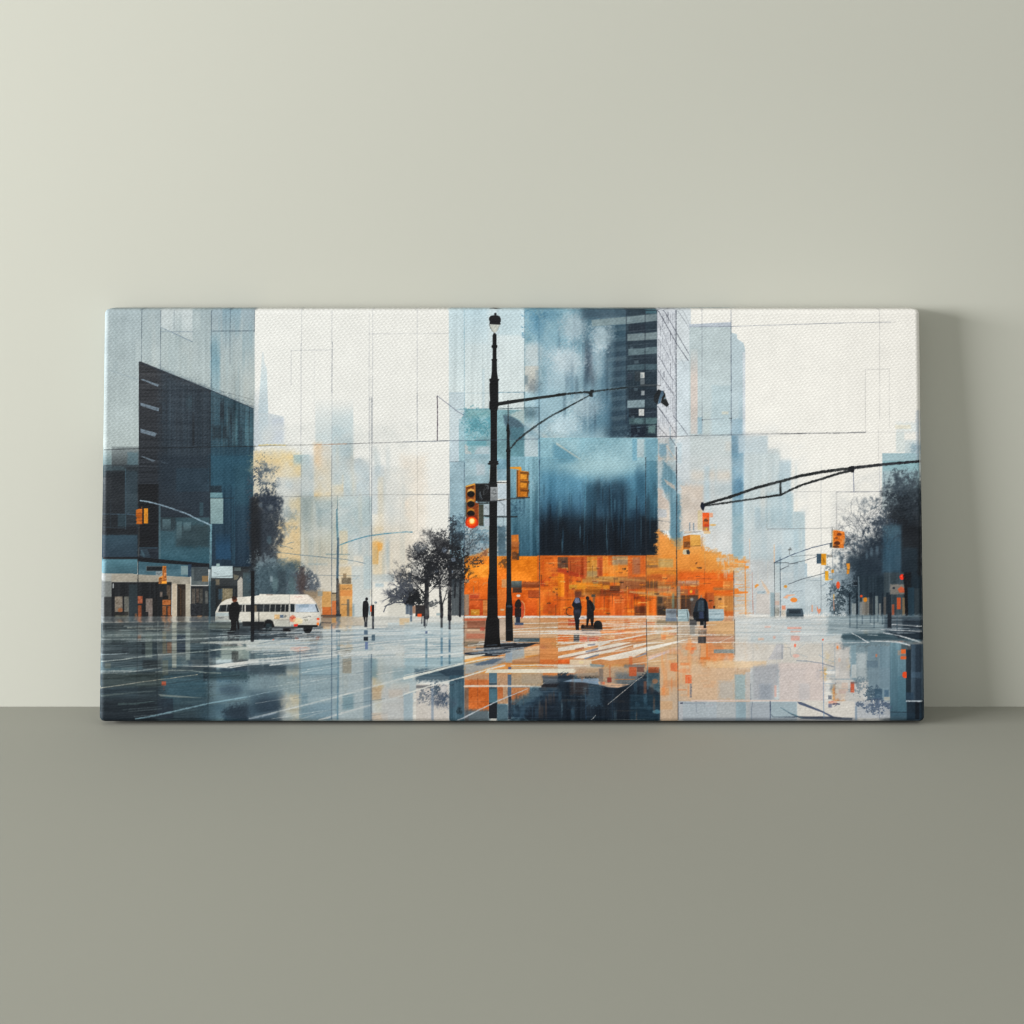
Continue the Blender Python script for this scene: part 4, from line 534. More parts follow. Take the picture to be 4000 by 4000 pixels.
    R(1108,1160,1240,1530,(196,156,120),.9,s=6,t=6,k='s'); R(1112,1330,1180,1470,(204,120,66),.8,s=8,t=10); R(1280,1160,1660,1320,(190,164,132),.9,s=10,t=4,k='s'); R(1280,1335,1500,1470,(206,138,84),.9,s=10,t=4,k='s'); poly([(1285,1400),(1420,1400),(1400,1480),(1330,1540),(1285,1540)],(190,120,72),.9,s=14,br=.3); R(1405,1170,1640,1290,(168,160,146),.5,s=30)
    R(1012,1160,1108,1280,(82,118,140),.95,s=5); R(1012,1280,1108,1360,(58,80,96),.9); R(1012,1350,1112,1530,(70,112,132),.9,s=5); R(1012,1520,1112,1710,(22,28,36),.95,s=5); R(1236,1180,1280,1440,(84,110,138),.9,s=4); R(1243,1090,1278,1125,(74,100,150),.9); R(1243,1440,1280,1720,(36,48,64),.92,s=4); R(1212,920,1290,1040,(160,180,198),.7,s=12)
    R(1108,1540,1240,1760,(74,106,124),.85,s=20); poly([(1280,1560),(1560,1340),(1932,1330),(1932,1760),(1250,1760)],(44,70,92),.9,s=100,br=2.0,t=9,k='h'); poly([(1500,1560),(1700,1440),(1932,1400),(1932,1760),(1400,1760)],(24,38,54),.85,s=120,br=1.6,t=7,k='h'); vstreaks(1250,1340,1932,1740,26,[(70,104,128),(22,36,50),(150,104,72)],(10,50),(100,350),(.2,.45),s=10); poly([(1260,1500),(1600,1350),(1650,1420),(1380,1560)],(90,116,130),.6,s=50)
    poly([(1000,1120),(1932,1110),(1932,1160),(960,1160)],(224,220,204),.95,s=6,t=5); R(1280,1090,1932,1112,(196,176,150),.8); L([(1280,1075),(1600,1068),(1932,1075)],(14,24),(216,212,200),.85)
    L([(720,1320),(1100,1318),(1400,1318),(1680,1326)],(24,20),(224,214,200),.95); L([(640,1735),(900,1600),(1112,1500),(1280,1430),(1480,1348)],(18,8),(196,202,206),.95); L([(0,1225),(300,1150),(715,1045),(1000,985),(1200,965)],(34,8),(226,226,216),.95); L([(0,1190),(300,1125),(700,1035)],(8,6),(220,220,214),.8); L([(240,1150),(400,1110),(600,1060)],4,(30,40,50),.85); L([(0,1415),(300,1320),(715,1208),(1000,1120),(1200,1070)],(14,18),(222,222,214),.95)
    L([(0,770),(300,750),(712,740)],(10,5),W1,.85); L([(0,830),(400,800),(700,795)],(7,5),W1,.7); L([(0,975),(250,965),(640,930),(712,915)],(14,10),W1,.85); L([(0,930),(400,930),(700,905)],(10,5),(120,146,160),.5)
    for pts,w in ((((1300,640),(1620,620),(1932,610)),(10,14)),(((1300,668),(1932,660)),(14,18)),(((1300,695),(1640,690),(1932,682)),(8,20)),(((1300,570),(1932,560)),(6,8))): L(pts,w,W1,.9)
    L([(720,490),(990,488)],20,W1,.95); L([(1118,490),(1215,490)],22,W1,.95); L([(1400,490),(1932,490),(2980,500)],(22,30),(226,222,214),.95)
    poly([(1640,1310),(1700,1290),(1932,1270),(1932,1330),(1640,1335)],(30,30,36),.9,s=14); L([(1650,1290),(1700,1270),(1740,1236)],7,(226,222,214),.9); poly([(1640,1190),(1932,1200),(1932,1290),(1680,1290)],(84,96,108),.8,s=30,k='h',t=9)
    L([(714,480),(714,1060)],6,(30,34,40),.85); L([(1620,480),(1618,1050)],5,(130,90,60),.6)
    for x,ys in ((262,((750,880,(110,146,166)),(880,1090,(126,160,178)),(660,690,(60,80,120)))),(445,((480,620,(40,44,50)),(620,740,(150,168,176)),(740,930,(92,132,158)),(960,1080,(100,140,164)))),(540,((480,640,(60,66,78)),(650,760,(140,160,170)),(760,915,(84,120,148)),(940,1060,(96,130,150)))),(240,((490,600,(60,66,76)),)),(80,((470,545,(90,110,130)),))):
        for y0,y1,c in ys: R(x-13,y0,x+13,y1,c,.75,s=5,k='h',t=14)
    # ---- crossing stripes
    U('L')
    R(0,500,1060,800,(210,140,84),.9,s=10,k='h',t=12); R(0,700,1060,800,(204,128,74),.7,s=20,k='h',t=12); R(1060,510,1430,1100,(206,180,146),.8,s=20,k='h',t=9); R(1430,520,1700,1100,(206,186,158),.6,s=40,t=6); R(0,780,1060,1060,(206,150,100),.85,s=20,k='h',t=9); R(120,520,205,590,(190,70,44),.7,s=8); R(0,730,130,790,(224,112,40),.8,s=6); R(790,520,860,640,(206,110,60),.6,s=8); R(1180,530,1430,590,(130,116,92),.7,s=10,k='h')
    patches(0,520,1430,790,50,[(226,150,80),(206,104,56),(190,150,110),(226,190,140)],(40,160),(20,60),(.2,.6),s=6)
    poly([(0,640),(500,655),(520,720),(250,700),(180,690),(0,690)],(200,188,178),.85,s=14,k='h',t=10)
    R(260,725,350,790,(206,96,64),.9,s=8); R(350,720,440,780,(150,106,92),.8,s=8); poly([(370,740),(495,720),(470,785),(370,785)],(204,104,72),.8,s=8); R(185,690,255,790,(56,66,76),.9,s=8,t=12)
    for pts,w in ((((0,560),(300,552),(700,575),(1058,560)),(6,9)),(((0,610),(400,605),(1058,590),(1700,595)),(8,10)),(((0,668),(300,655),(620,640),(1058,600),(1430,600)),(10,18)),(((0,690),(400,705),(700,690),(1058,665),(1430,660)),(18,14)),(((0,800),(500,790),(700,770),(1000,710)),(18,14)),(((520,800),(1058,700),(1430,640)),(12,16)),(((640,640),(1058,620),(1430,610)),8)): L(pts,w,(226,220,210),.9)
    for q in ([(0,860),(380,795),(640,790),(480,850),(0,905)],[(0,960),(100,930),(480,850),(720,800),(880,790),(700,850),(480,905),(0,990)],[(110,985),(480,905),(880,810),(880,830),(640,905),(480,945),(320,990)],[(480,990),(900,900),(1058,850),(1430,780),(1430,800),(1058,900),(900,970),(620,1015)],[(900,830),(1060,795),(1300,790),(1060,820),(900,870)]): poly(q,(228,222,210),.93,s=6,t=5)
    for q,c in (([(0,925),(480,830),(480,860),(0,960)],(214,150,90)),([(205,870),(310,850),(310,880),(205,890)],(170,110,80)),([(330,900),(480,860),(480,885),(330,918)],(120,130,150)),([(310,985),(490,930),(490,950),(320,1000)],(110,124,146)),([(640,905),(880,850),(940,870),(940,890),(640,960)],(214,150,100)),([(760,890),(1058,830),(1058,848),(760,925)],(206,150,104)),([(900,985),(1058,910),(1058,940),(960,970)],(130,136,150)),([(350,820),(450,810),(440,830),(360,835)],(130,134,150)),([(0,985),(250,955),(150,1000),(0,1005)],(220,140,80)),([(1080,960),(1430,850),(1430,890),(1080,1000)],(200,170,150)),([(1070,1000),(1300,900),(1310,920),(1090,1010)],(190,176,176))): poly(q,c,.85,s=6,t=9)
    for k in range(8):
        x0 = 380+k*95; y0 = 1010-k*20
        poly([(x0,y0),(x0+320,y0-74),(x0+560,y0-130),(x0+566,y0-122),(x0+330,y0-56),(x0+40,y0+4)],(230,225,214),.85,s=4)
    for k in range(5):
        L([(-20,730+k*30),(420,716+k*22),(1058,640+k*14)],(8,5),(230,225,214),.7)
    R(850,960,890,1180,(206,110,60),.6,s=8); R(0,1000,140,1050,(222,110,44),.95,s=6,t=10); R(250,1020,305,1050,(236,190,70),.95); R(140,1000,400,1060,(222,212,190),.8,s=10)
    hstrokes(0,800,1430,1060,26,[(230,224,212),(226,214,196)],(200,700),(4,9),(.5,.9),slope=-.14)
    for k in range(9):
        x0 = -40+k*70; y0 = 1010-k*14; L([(x0,y0),(x0+420,y0-96),(x0+900,y0-190)],(9,5),rnd.choice([(206,124,66),(196,150,110),(140,130,136)]),.75)
    hstrokes(0,505,1932,740,70,[(232,228,220),(226,214,196),(236,234,228)],(150,700),(3,7),(.4,.9),slope=-.02)
    # ---- dark glass reflected
    R(0,1060,520,1110,(222,218,204),.9,s=12,t=5); poly([(0,1110),(260,1110),(200,1165),(0,1160)],(226,224,208),.95,s=8); poly([(380,1050),(560,1070),(540,1095),(390,1090)],(120,140,146),.8,s=14); L([(0,1105),(350,1090)],6,(150,110,80),.6)
    R(200,1090,1220,1330,(188,164,138),.9,s=60,t=5,k='s'); poly([(130,1180),(480,1150),(500,1230),(200,1225)],(140,130,118),.7,s=20,t=10,k='h'); R(690,1160,1030,1330,(96,110,120),.75,s=80,t=4,k='s'); R(790,1060,1040,1100,(120,124,126),.7,s=24)
    poly([(0,1165),(180,1180),(230,1230),(460,1220),(520,1280),(700,1330),(880,1290),(1060,1150),(1220,1120),(1220,1760),(0,1760)],(34,54,72),.93,s=50,br=1.4,t=8,k='h'); vstreaks(0,1150,1220,1700,40,[(60,96,120),(20,34,48),(140,100,70),(96,128,146)],(10,60),(100,400),(.2,.5),s=10); poly([(0,1280),(480,1290),(700,1345),(880,1300),(1060,1330),(1220,1400),(1220,1760),(0,1760)],(22,38,54),.8,s=60,t=6,k='v'); R(700,1330,860,1760,(14,24,36),.6,s=40); R(860,1420,1220,1760,(26,58,78),.7,s=40,k='h',t=6); poly([(1060,1130),(1220,1110),(1220,1400),(1060,1300)],(76,106,120),.85,s=20,t=9); R(500,1280,500,1300,(0,0,0),0); R(340,1290,520,1560,(80,112,134),.5,s=60,t=4,k='s'); R(140,1270,360,1420,(80,58,48),.5,s=50,k='h',t=8); E(1180,1625,50,24,(96,150,172),.8,s=16)
    poly([(170,1235),(480,1225),(500,1270),(620,1290),(850,1300),(720,1338),(600,1330),(480,1300),(300,1275),(60,1265)],(146,168,190),.93,s=10,t=6); poly([(480,1262),(620,1285),(860,1300),(720,1338),(600,1330),(490,1300)],(214,176,142),.93,s=8); R(510,1265,560,1300,(206,120,84),.8)
    R(850,1090,940,1200,(200,96,52),.85,s=10,t=12); R(945,1090,1030,1150,(110,70,60),.8,s=10,t=10); R(1080,1090,1210,1160,(176,96,56),.85,s=14,t=11); R(590,1215,640,1275,(150,60,46),.85,s=6); R(1025,1260,1060,1410,(140,92,70),.7,s=10); E(1160,1260,36,30,(176,120,80),.7,s=16); R(490,1110,540,1260,(110,106,104),.6,s=16); R(610,1060,630,1220,(190,124,84),.6,s=8); R(680,1235,920,1245,(206,130,70),.6)
    hstrokes(0,1300,700,1500,26,[(120,140,156),(60,90,112)],(80,260),(3,6),(.2,.5),slope=.08)
    for _ in range(26):
        x = rnd.uniform(0,1180); y = rnd.uniform(1180,1600); R(x,y,x+rnd.uniform(10,60),y+rnd.uniform(60,260),rnd.choice([(70,110,136),(22,36,50),(150,96,60),(110,140,154)]),rnd.uniform(.2,.5),s=16,fa=(0,1,.7,0),k='s',t=5)
    hstrokes(0,1180,1220,1700,30,[(96,126,144),(30,44,60),(170,130,96)],(60,300),(3,8),(.2,.5))
    L([(600,1535),(740,1420),(860,1320),(940,1250),(1010,1205)],(9,5),(226,214,200),.95); L([(395,1735),(450,1668)],8,(216,212,206),.9); L([(600,1722),(900,1728),(1160,1718)],6,(170,176,180),.6); L([(328,1380),(336,1730)],6,(64,110,150),.7); L([(655,1380),(652,1730)],5,(54,90,120),.5); L([(1070,960),(1075,1350)],(5,18),(96,124,140),.7)
    # ---- warm wet road, right of centre
    R(1222,1100,2300,1760,(206,182,156),.92,s=10,t=3,k='s'); R(1222,1060,1900,1300,(214,180,142),.6,s=80); R(1430,1060,1720,1180,(222,196,164),.6,s=40); R(1225,1340,1330,1430,(214,164,116),.8,s=14); R(1225,1500,1370,1600,(212,176,136),.7,s=14); R(1260,1250,1430,1330,(206,150,104),.5,s=30); R(1345,1040,1430,1140,(214,120,72),.9,s=10,t=10,br=.2); R(1455,1110,1580,1160,(222,160,116),.6,s=14)
    R(1525,1185,1602,1285,(222,112,64),.95,s=6,t=9); R(1580,1290,1604,1455,(100,110,130),.85,s=5,t=7,k='s'); poly([(1575,890),(1600,860),(1635,855),(1630,920),(1605,938),(1580,925)],(232,116,62),.95,s=6); R(1500,880,1680,960,(190,176,150),.5,s=24)
    R(1700,800,1800,980,(220,172,124),.7,s=10); R(1772,810,1796,975,(222,130,62),.8); R(1700,972,1822,998,(214,126,58),.9,s=6); L([(1708,835),(1694,1000)],6,(84,80,76),.7)
    R(1440,1500,1900,1760,(184,190,196),.9,s=8,t=3,k='s'); L([(1470,1522),(1600,1526),(1740,1518),(1755,1530)],(14,18),(44,54,84),.95); L([(1652,1500),(1655,1560),(1660,1630)],(14,10),(44,54,84),.95); L([(1755,1520),(1756,1580)],6,(60,70,96),.8); scrib(1775,1530,85,40,(214,110,104),.7,n=9); L([(1650,1640),(1652,1740)],5,(90,100,120),.5)
    for pts in (((1058,520),(1062,960)),((1428,520),(1434,1100),(1438,1730))): L(pts,8,(56,56,62),.85)
    L([(1430,600),(1900,590)],9,(226,222,214),.9); L([(1430,700),(1932,705)],10,(226,222,214),.85); L([(1430,795),(1932,795)],10,(226,222,214),.85); L([(1860,790),(2030,715)],6,(222,218,210),.8); hstrokes(1430,540,2000,800,36,[(226,222,214),(186,170,150),(150,140,130)],(80,400),(3,8),(.3,.8))
    patches(1222,700,1900,1480,26,[(228,150,90),(224,170,120),(232,126,60)],(30,150),(10,60),(.15,.5),s=14)
    vstreaks(1222,700,1900,1480,24,[(230,160,100),(214,190,166),(232,140,76)],(10,50),(150,500),(.15,.45),s=10)
    # ---- right road
    U('O')
    R(190,540,520,690,(214,176,130),.85,s=14,t=8,k='h'); R(180,720,520,790,(190,150,126),.8,s=14,k='h',t=8); R(520,500,1932,800,(206,210,208),.85,s=30,k='h',t=6); R(270,878,525,925,(140,156,160),.85,s=8,t=7,k='s'); R(520,800,1800,1100,(214,208,198),.8,s=60,t=4); R(180,1020,900,1100,(226,198,160),.7,s=30); R(0,1100,540,1500,(216,188,158),.7,s=80,t=3,k='s'); R(720,700,1100,800,(190,200,202),.6,s=30); R(1190,715,1440,780,(200,204,204),.7,s=20)
    R(520,1180,650,1480,(158,184,192),.8,s=26,t=3,k='s'); R(330,1260,520,1480,(190,190,186),.7,s=60); R(650,1150,740,1480,(190,194,196),.7,s=20); poly([(740,1080),(1050,1050),(1040,1300),(1000,1310),(995,1480),(740,1480)],(176,178,182),.85,s=40,t=3,k='s'); R(820,1300,960,1480,(150,160,172),.6,s=60,t=3,k='s'); poly([(1020,815),(1110,820),(1100,1000),(920,1000),(960,940)],(192,192,194),.8,s=14); R(1050,1040,1600,1500,(214,202,196),.85,s=40,t=3,k='s'); R(1290,1290,1420,1480,(206,204,204),.6,s=30); R(995,1310,1022,1450,(222,180,168),.7,s=8)
    R(0,1484,1300,1504,(222,206,196),.85,s=8); R(-100,1508,1265,1760,(178,188,194),.85,s=8,t=3,k='s'); R(535,1510,655,1760,(150,178,192),.7,s=14); R(1270,1500,2000,1760,(218,214,206),.95,s=8,t=3,k='s'); R(700,1520,950,1760,(170,176,184),.5,s=30); R(955,1510,1262,1700,(166,184,192),.7,s=10)
    L([(946,1505),(948,1600),(950,1740)],(12,8),(54,70,100),.95); poly([(1270,1506),(1320,1510),(1560,1610),(1720,1690),(1690,1700),(1580,1640),(1290,1535)],(84,98,126),.92,s=5); poly([(1070,1575),(1180,1640),(1290,1680),(1932,1700),(1932,1740),(1500,1725),(1330,1715),(1200,1660)],(60,72,92),.85,s=10); L([(1070,1575),(1200,1650),(1330,1700)],(5,16),(110,150,166),.7); L([(960,1660),(980,1690),(1300,1690),(1700,1690),(1800,1705)],(5,18),(44,54,76),.85); R(-100,1700,2000,1760,(120,128,140),.45,s=30)
    for c,q in (((226,150,130),(1150,610,1320,635)),((222,170,150),(1190,655,1310,675)),((222,164,148),(1195,715,1300,775)),((226,170,150),(980,720,1010,750)),((222,176,160),(880,600,950,618)),((222,190,170),(800,740,870,770))): R(*q,c,.75,s=12,k='h',t=8)
    for cx,cy,rx,ry,c in ((1577,764,12,14,(236,100,66)),(1244,832,12,20,(236,120,90)),(1752,855,12,22,(234,150,90)),(1775,1005,18,26,(230,120,70)),(1258,955,44,26,(228,192,180))): E(cx,cy,rx,ry,c,.9,s=6,br=.15)
    for pts,w,c,a in ((((1570,800),(1578,1100),(1590,1695)),7,(110,146,184),.85),(((1265,1015),(1400,1020),(1560,1045),(1720,1092)),7,(110,126,150),.85),(((1530,945),(1620,1000),(1715,1030)),5,(130,160,184),.7),(((1540,1128),(1740,1130)),7,(130,156,180),.8),(((1560,1200),(1720,1202)),5,(140,166,186),.7),(((1590,1288),(1735,1290)),6,(130,156,180),.8),(((1718,800),(1722,1120)),5,(140,160,176),.6),(((1728,1290),(1728,1480)),5,(150,160,166),.6),(((1730,1238),(1932,1236)),8,(130,156,172),.85),(((1088,810),(1090,985)),7,(110,124,140),.8),(((1090,850),(1180,860)),5,(130,140,150),.7),(((1190,870),(1185,920),(1200,965)),6,(130,146,160),.7),(((1260,890),(1360,810)),5,(150,170,184),.7),(((1250,920),(1390,970)),4,(150,170,184),.6),(((1025,820),(1022,1010),(1050,1300)),5,(170,176,182),.5),(((710,1290),(714,1480)),7,(110,120,132),.7),(((735,1510),(722,1600),(724,1740)),6,(110,126,144),.7),(((532,1100),(534,1740)),4,(150,160,166),.5),(((748,860),(750,1280)),4,(160,166,166),.5),(((1776,1040),(1776,1230)),6,(80,110,150),.7),(((1780,1400),(1782,1475)),6,(80,96,120),.8),(((1780,1480),(1780,1490)),4,(80,96,120),.5),(((720,700),(740,1020)),4,(160,176,184),.4),(((519,520),(520,940)),7,(110,90,72),.75),(((880,820),(1020,815),(1180,815)),5,(160,170,174),.6)): L(pts,w,c,a)
    scrib(1730,1070,46,60,(70,90,140),.85); R(1728,1272,1805,1296,(86,94,98),.85); R(1730,1296,1800,1350,(206,196,170),.9); R(1804,1278,1877,1345,(222,134,84),.95,s=5,t=10); R(1765,1350,1880,1380,(206,116,66),.95,s=5,t=10); R(1765,1375,1855,1408,(176,70,44),.95,s=5,t=10); R(1728,1350,1765,1405,(216,200,170),.9); L([(1728,1348),(1880,1346)],6,(90,80,70),.8); R(1640,1430,1682,1475,(120,128,142),.9,t=6,k='s'); poly([(1642,1498),(1700,1492),(1735,1500),(1760,1525),(1730,1545),(1700,1540),(1642,1530)],(224,186,166),.95,s=5); R(1642,1530,1685,1575,(130,134,156),.9,t=7,k='s'); L([(1700,1535),(1740,1530),(1775,1535)],(16,14),(50,64,100),.95); L([(1720,1560),(1740,1545)],8,(50,64,100),.8); scrib(1650,1500,60,14,(214,100,90),.7)
    L([(0,590),(300,585)],7,W1,.8); L([(0,708),(500,706)],8,W1,.8); L([(0,796),(520,795),(1200,800),(1800,796)],8,W1,.75); L([(335,795),(510,718)],7,W1,.8); hstrokes(520,505,1932,720,110,[(226,228,226),(170,184,190),(190,200,204)],(150,700),(3,9),(.35,.8)); hstrokes(520,700,1800,820,16,[(224,220,214),(186,192,196)],(200,600),(3,8),(.3,.6))
    U('S')
    R(560,470,1700,700,(150,168,176),.75,s=60,k='h',t=8); R(820,470,1300,640,(140,158,166),.6,s=20,k='h',t=10); R(1240,480,1700,700,(76,94,108),.85,s=40,k='h',t=9); R(1460,520,1720,700,(44,58,72),.8,s=40,k='h',t=8); R(1278,440,1326,630,(26,36,48),.95,s=6,k='v'); R(1330,470,1450,640,(120,130,138),.5,s=20,k='h',t=8)
    poly([(740,690),(850,685),(1300,690),(1700,700),(1700,790),(1300,770),(780,780),(720,740)],(62,88,102),.92,s=30,br=.2,k='h',t=8); poly([(1300,670),(1720,680),(1720,770),(1400,740)],(34,48,62),.9,s=24,k='h'); poly([(720,760),(1500,790),(1480,830),(760,840)],(120,144,156),.8,s=30)
    R(820,830,1520,1480,(136,160,172),.75,s=60,t=7,k='v'); R(900,920,1030,1240,(196,202,202),.7,s=50); R(820,830,900,1060,(146,172,184),.7,s=14); R(1040,840,1180,1010,(126,150,164),.7,s=14); R(1030,1015,1166,1100,(104,128,146),.7,s=14); R(1185,840,1310,1480,(120,148,164),.7,s=30,k='v'); R(1045,1100,1310,1480,(130,152,166),.6,s=50); R(1310,800,1510,1680,(118,152,168),.85,s=14,c2=(66,104,126),t=6,k='v'); R(1400,1200,1510,1640,(84,124,144),.6,s=20); R(1310,1640,1700,1740,(72,104,124),.85,s=8); L([(1312,1630),(1500,1632),(1700,1640)],8,(36,54,72),.9)
    poly([(650,900),(830,850),(830,1200),(900,1280),(1040,1250),(1050,1400),(1110,1500),(880,1500),(650,1480)],(212,208,202),.85,s=40,t=5); R(840,1060,905,1220,(206,210,208),.8,s=10); L([(845,1060),(840,1220)],10,(150,180,200),.7); L([(655,1236),(900,1236)],8,(130,156,172),.85); Fo(1090,1400,120,130,(80,104,124),.85,th=.4,soft=.5,fall=1.0); Fo(940,1330,160,140,(110,130,144),.6,th=1.0,soft=.4,fall=.9)
    R(1125,1350,1215,1480,(60,90,114),.85,s=8,t=9); R(1240,1365,1292,1445,(72,104,130),.85,s=8,t=10); R(1235,1448,1310,1490,(176,176,166),.85,s=6); scrib(1150,1400,44,34,(150,170,180),.7)
    L([(1090,1490),(1310,1496)],12,(220,222,220),.9); R(885,1505,1310,1700,(190,194,198),.85,s=8,t=3,k='s'); R(890,1560,915,1740,(140,160,180),.7,s=8); Fo(1150,1560,190,110,(84,104,130),.85,th=.45,soft=.5,fall=1.0); Fo(950,1530,60,40,(84,104,130),.8,th=.2); L([(1178,1590),(1182,1710)],6,(100,116,140),.7)
    R(1500,880,1560,1500,(30,46,60),.95,s=8); R(1560,820,1720,1500,(60,84,106),.85,s=14,k='v',t=8); R(1610,820,1680,1500,(34,48,64),.7,s=24); R(1510,1480,1720,1740,(30,50,68),.85,s=12); R(1610,1500,1660,1720,(18,28,40),.85,s=10); R(1560,1150,1700,1220,(100,130,156),.4,s=20); L([(1505,1497),(1700,1499)],18,(196,204,210),.9); R(1500,1395,1590,1480,(46,72,96),.8,s=10)
    R(1440,820,1560,880,(60,70,76),.6,s=16); R(1440,878,1496,930,(232,114,48),.95,s=5); R(1440,935,1500,960,(130,110,100),.8,t=12); R(1434,962,1502,998,(224,108,50),.95,s=5); R(1400,890,1440,950,(190,150,120),.5,s=14); poly([(1460,1155),(1480,1146),(1508,1150),(1508,1222),(1475,1222),(1455,1200)],(232,86,36),.97,s=5); R(836,1270,880,1395,(206,104,72),.92,s=5,t=6,k='s'); R(840,1265,920,1290,(110,110,116),.6,s=8); R(1135,935,1155,970,(206,134,100),.85)
    scrib(842,1350,30,36,(226,190,160),.7); L([(1135,970),(1150,1000)],5,(120,110,110),.6)
    for pts,w in ((((850,685),(930,725),(1010,775),(1045,795)),(7,12)),(((1200,640),(1700,665)),(8,16)),(((1330,580),(1700,605)),(9,14)),(((1230,680),(1400,710),(1540,750),(1700,800)),(10,22)),(((1080,780),(1300,785),(1420,795),(1545,830)),(10,18)),(((1040,705),(1160,710)),6),(((700,800),(1060,795)),7)): L(pts,w,(222,224,224),.92)
    hstrokes(560,480,1300,690,40,[(216,222,222),(90,110,122),(160,176,184)],(80,400),(3,8),(.35,.8)); hstrokes(1240,490,1700,700,20,[(190,200,206),(50,64,76),(24,32,42)],(80,300),(4,9),(.4,.8))
    for x in (820,905,968,1065,1110,1155,1210,1385): R(x,470,x+16,rnd.uniform(540,640),(70,92,108),.5,s=6,k='h',t=12)
    L([(1310,780),(1312,1640)],5,(80,110,130),.6); L([(650,820),(648,1480)],5,(170,184,192),.7); L([(1195,800),(1200,1100)],6,(100,130,150),.5)
def paint_front():
    BK=(24,25,27)
    # kerb behind
    U('K')
    R(-200,1916,1290,1936,(222,214,204),.9,s=6)
    # parked cars, doorway
    R(1290,1836,1420,1980,(150,162,172),1,s=5,t=8); R(1300,1850,1415,1890,(110,116,124),.7,t=10); R(1288,1945,1425,1985,(120,134,152),.9,s=6); poly([(1432,1842),(1555,1838),(1575,1900),(1565,1985),(1432,1985)],(168,190,196),.95,s=5,t=10,k='h'); L([(1545,1850),(1560,1980)],8,(60,76,84),.8); poly([(1800,1836),(1980,1838),(1990,1900),(1985,1960),(1960,1978),(1800,1985)],(164,186,196),.95,s=5,t=10,k='h'); L([(1800,1960),(1970,1968)],12,(100,130,150),.8); R(1858,1800,1880,1830,(40,36,34),.9)
    hstrokes(1435,1850,1560,1975,12,[(110,140,150),(210,220,222)],(30,110),(3,6),(.5,.8)); hstrokes(1810,1850,1980,1975,14,[(110,140,156),(206,218,222)],(40,140),(3,6),(.5,.8))
    # man from behind, right
    U('L')
    poly([(1690,270),(1712,255),(1760,275),(1790,320),(1800,390),(1806,540),(1760,548),(1690,545),(1625,520),(1618,440),(1640,350),(1660,300)],(32,42,54),1,s=4,t=10,k='v'); poly([(1700,285),(1750,300),(1760,420),(1670,420),(1680,320)],(64,84,102),.7,s=14,t=9,k='v'); R(1690,430,1745,520,(70,86,130),.6,s=20); L([(1712,235),(1714,262)],14,(160,140,120),.9); R(1618,430,1680,500,(20,24,30),.8,s=10); L([(1790,310),(1802,420)],5,(150,170,180),.6); R(1650,510,1800,545,(18,20,26),.9,s=6)
    R(1700,540,1745,590,(26,32,38),1,s=4); R(1745,545,1772,625,(30,34,40),1,s=4); R(1678,640,1775,700,(110,106,100),.6,t=16,k='s'); R(1676,725,1772,805,(70,70,74),.9,s=5,t=12,k='v'); L([(1748,545),(1750,590)],5,(190,190,190),.8); R(1575,520,1660,590,(44,50,58),.7,s=14,k='h',t=12); R(1580,590,1640,700,(120,124,124),.5,s=12,k='h')
    # pair with the trolley
    L([(96,420),(110,385),(140,374),(162,385)],6,(40,30,24),.9); L([(96,420),(104,455),(130,475),(160,470)],6,(40,30,24),.9)
    poly([(205,262),(240,255),(265,270),(272,320),(285,370),(278,430),(262,500),(250,600),(252,648),(214,648),(205,560),(190,480),(182,430),(190,385),(164,350),(180,310)],(34,38,50),1,s=4,t=7); poly([(205,262),(250,260),(262,320),(220,330),(190,310)],(128,138,170),.9,s=8,t=12,k='s'); R(195,400,262,440,(80,86,110),.5,s=12); R(205,195,275,255,(120,64,44),.7,s=8,br=.2)
    E(352,266,21,24,(40,34,32),1,s=4); poly([(345,290),(385,285),(415,320),(440,360),(440,400),(428,420),(430,500),(420,600),(398,602),(384,510),(372,520),(355,610),(336,612),(340,500),(346,420),(344,350)],(26,26,29),1,s=4,t=5); L([(360,310),(400,420)],4,(110,110,110),.5); R(400,220,446,250,(70,76,74),.9); R(415,250,440,330,(110,100,90),.6,s=8); L([(425,330),(438,395)],6,(80,130,140),.8)
    E(296,610,22,28,(24,24,26),1,s=4); E(478,586,50,54,(34,38,40),1,s=5); R(428,590,530,640,(28,30,32),.9,s=6); R(300,590,440,632,(70,52,46),.8,s=8,t=12); R(275,625,530,640,(40,40,42),.8); poly([(252,500),(345,486),(345,512),(250,522)],(216,214,214),.95); scrib(285,494,30,12,(60,60,70),.7); hstrokes(270,630,530,700,10,[(200,196,194),(90,88,92)],(80,240),(4,8),(.5,.8))
    # figure in hood by thin post
    U('I')
    poly([(1325,360),(1300,330),(1290,420),(1300,470),(1330,480)],(190,70,44),.6,s=10); poly([(1395,300),(1420,320),(1440,380),(1432,480),(1400,515),(1392,480)],(206,92,56),.9,s=6,t=10); L([(1405,300),(1432,330),(1442,390),(1434,480)],7,(226,210,170),.8); poly([(1360,275),(1385,285),(1400,330),(1395,370),(1370,390),(1330,380),(1318,355),(1330,310)],(44,34,32),1,s=4); R(1322,385,1398,492,(48,34,34),1,s=4); R(1330,490,1386,560,(40,56,80),1,s=4); R(1320,560,1425,588,(60,84,120),.9,s=5); R(1310,500,1335,560,(190,190,180),.7,s=8); E(1365,236,24,16,(226,222,216),.95,s=5); R(1325,590,1425,625,(196,150,130),.6,s=8); R(1380,55,1404,200,(60,70,70),.3)
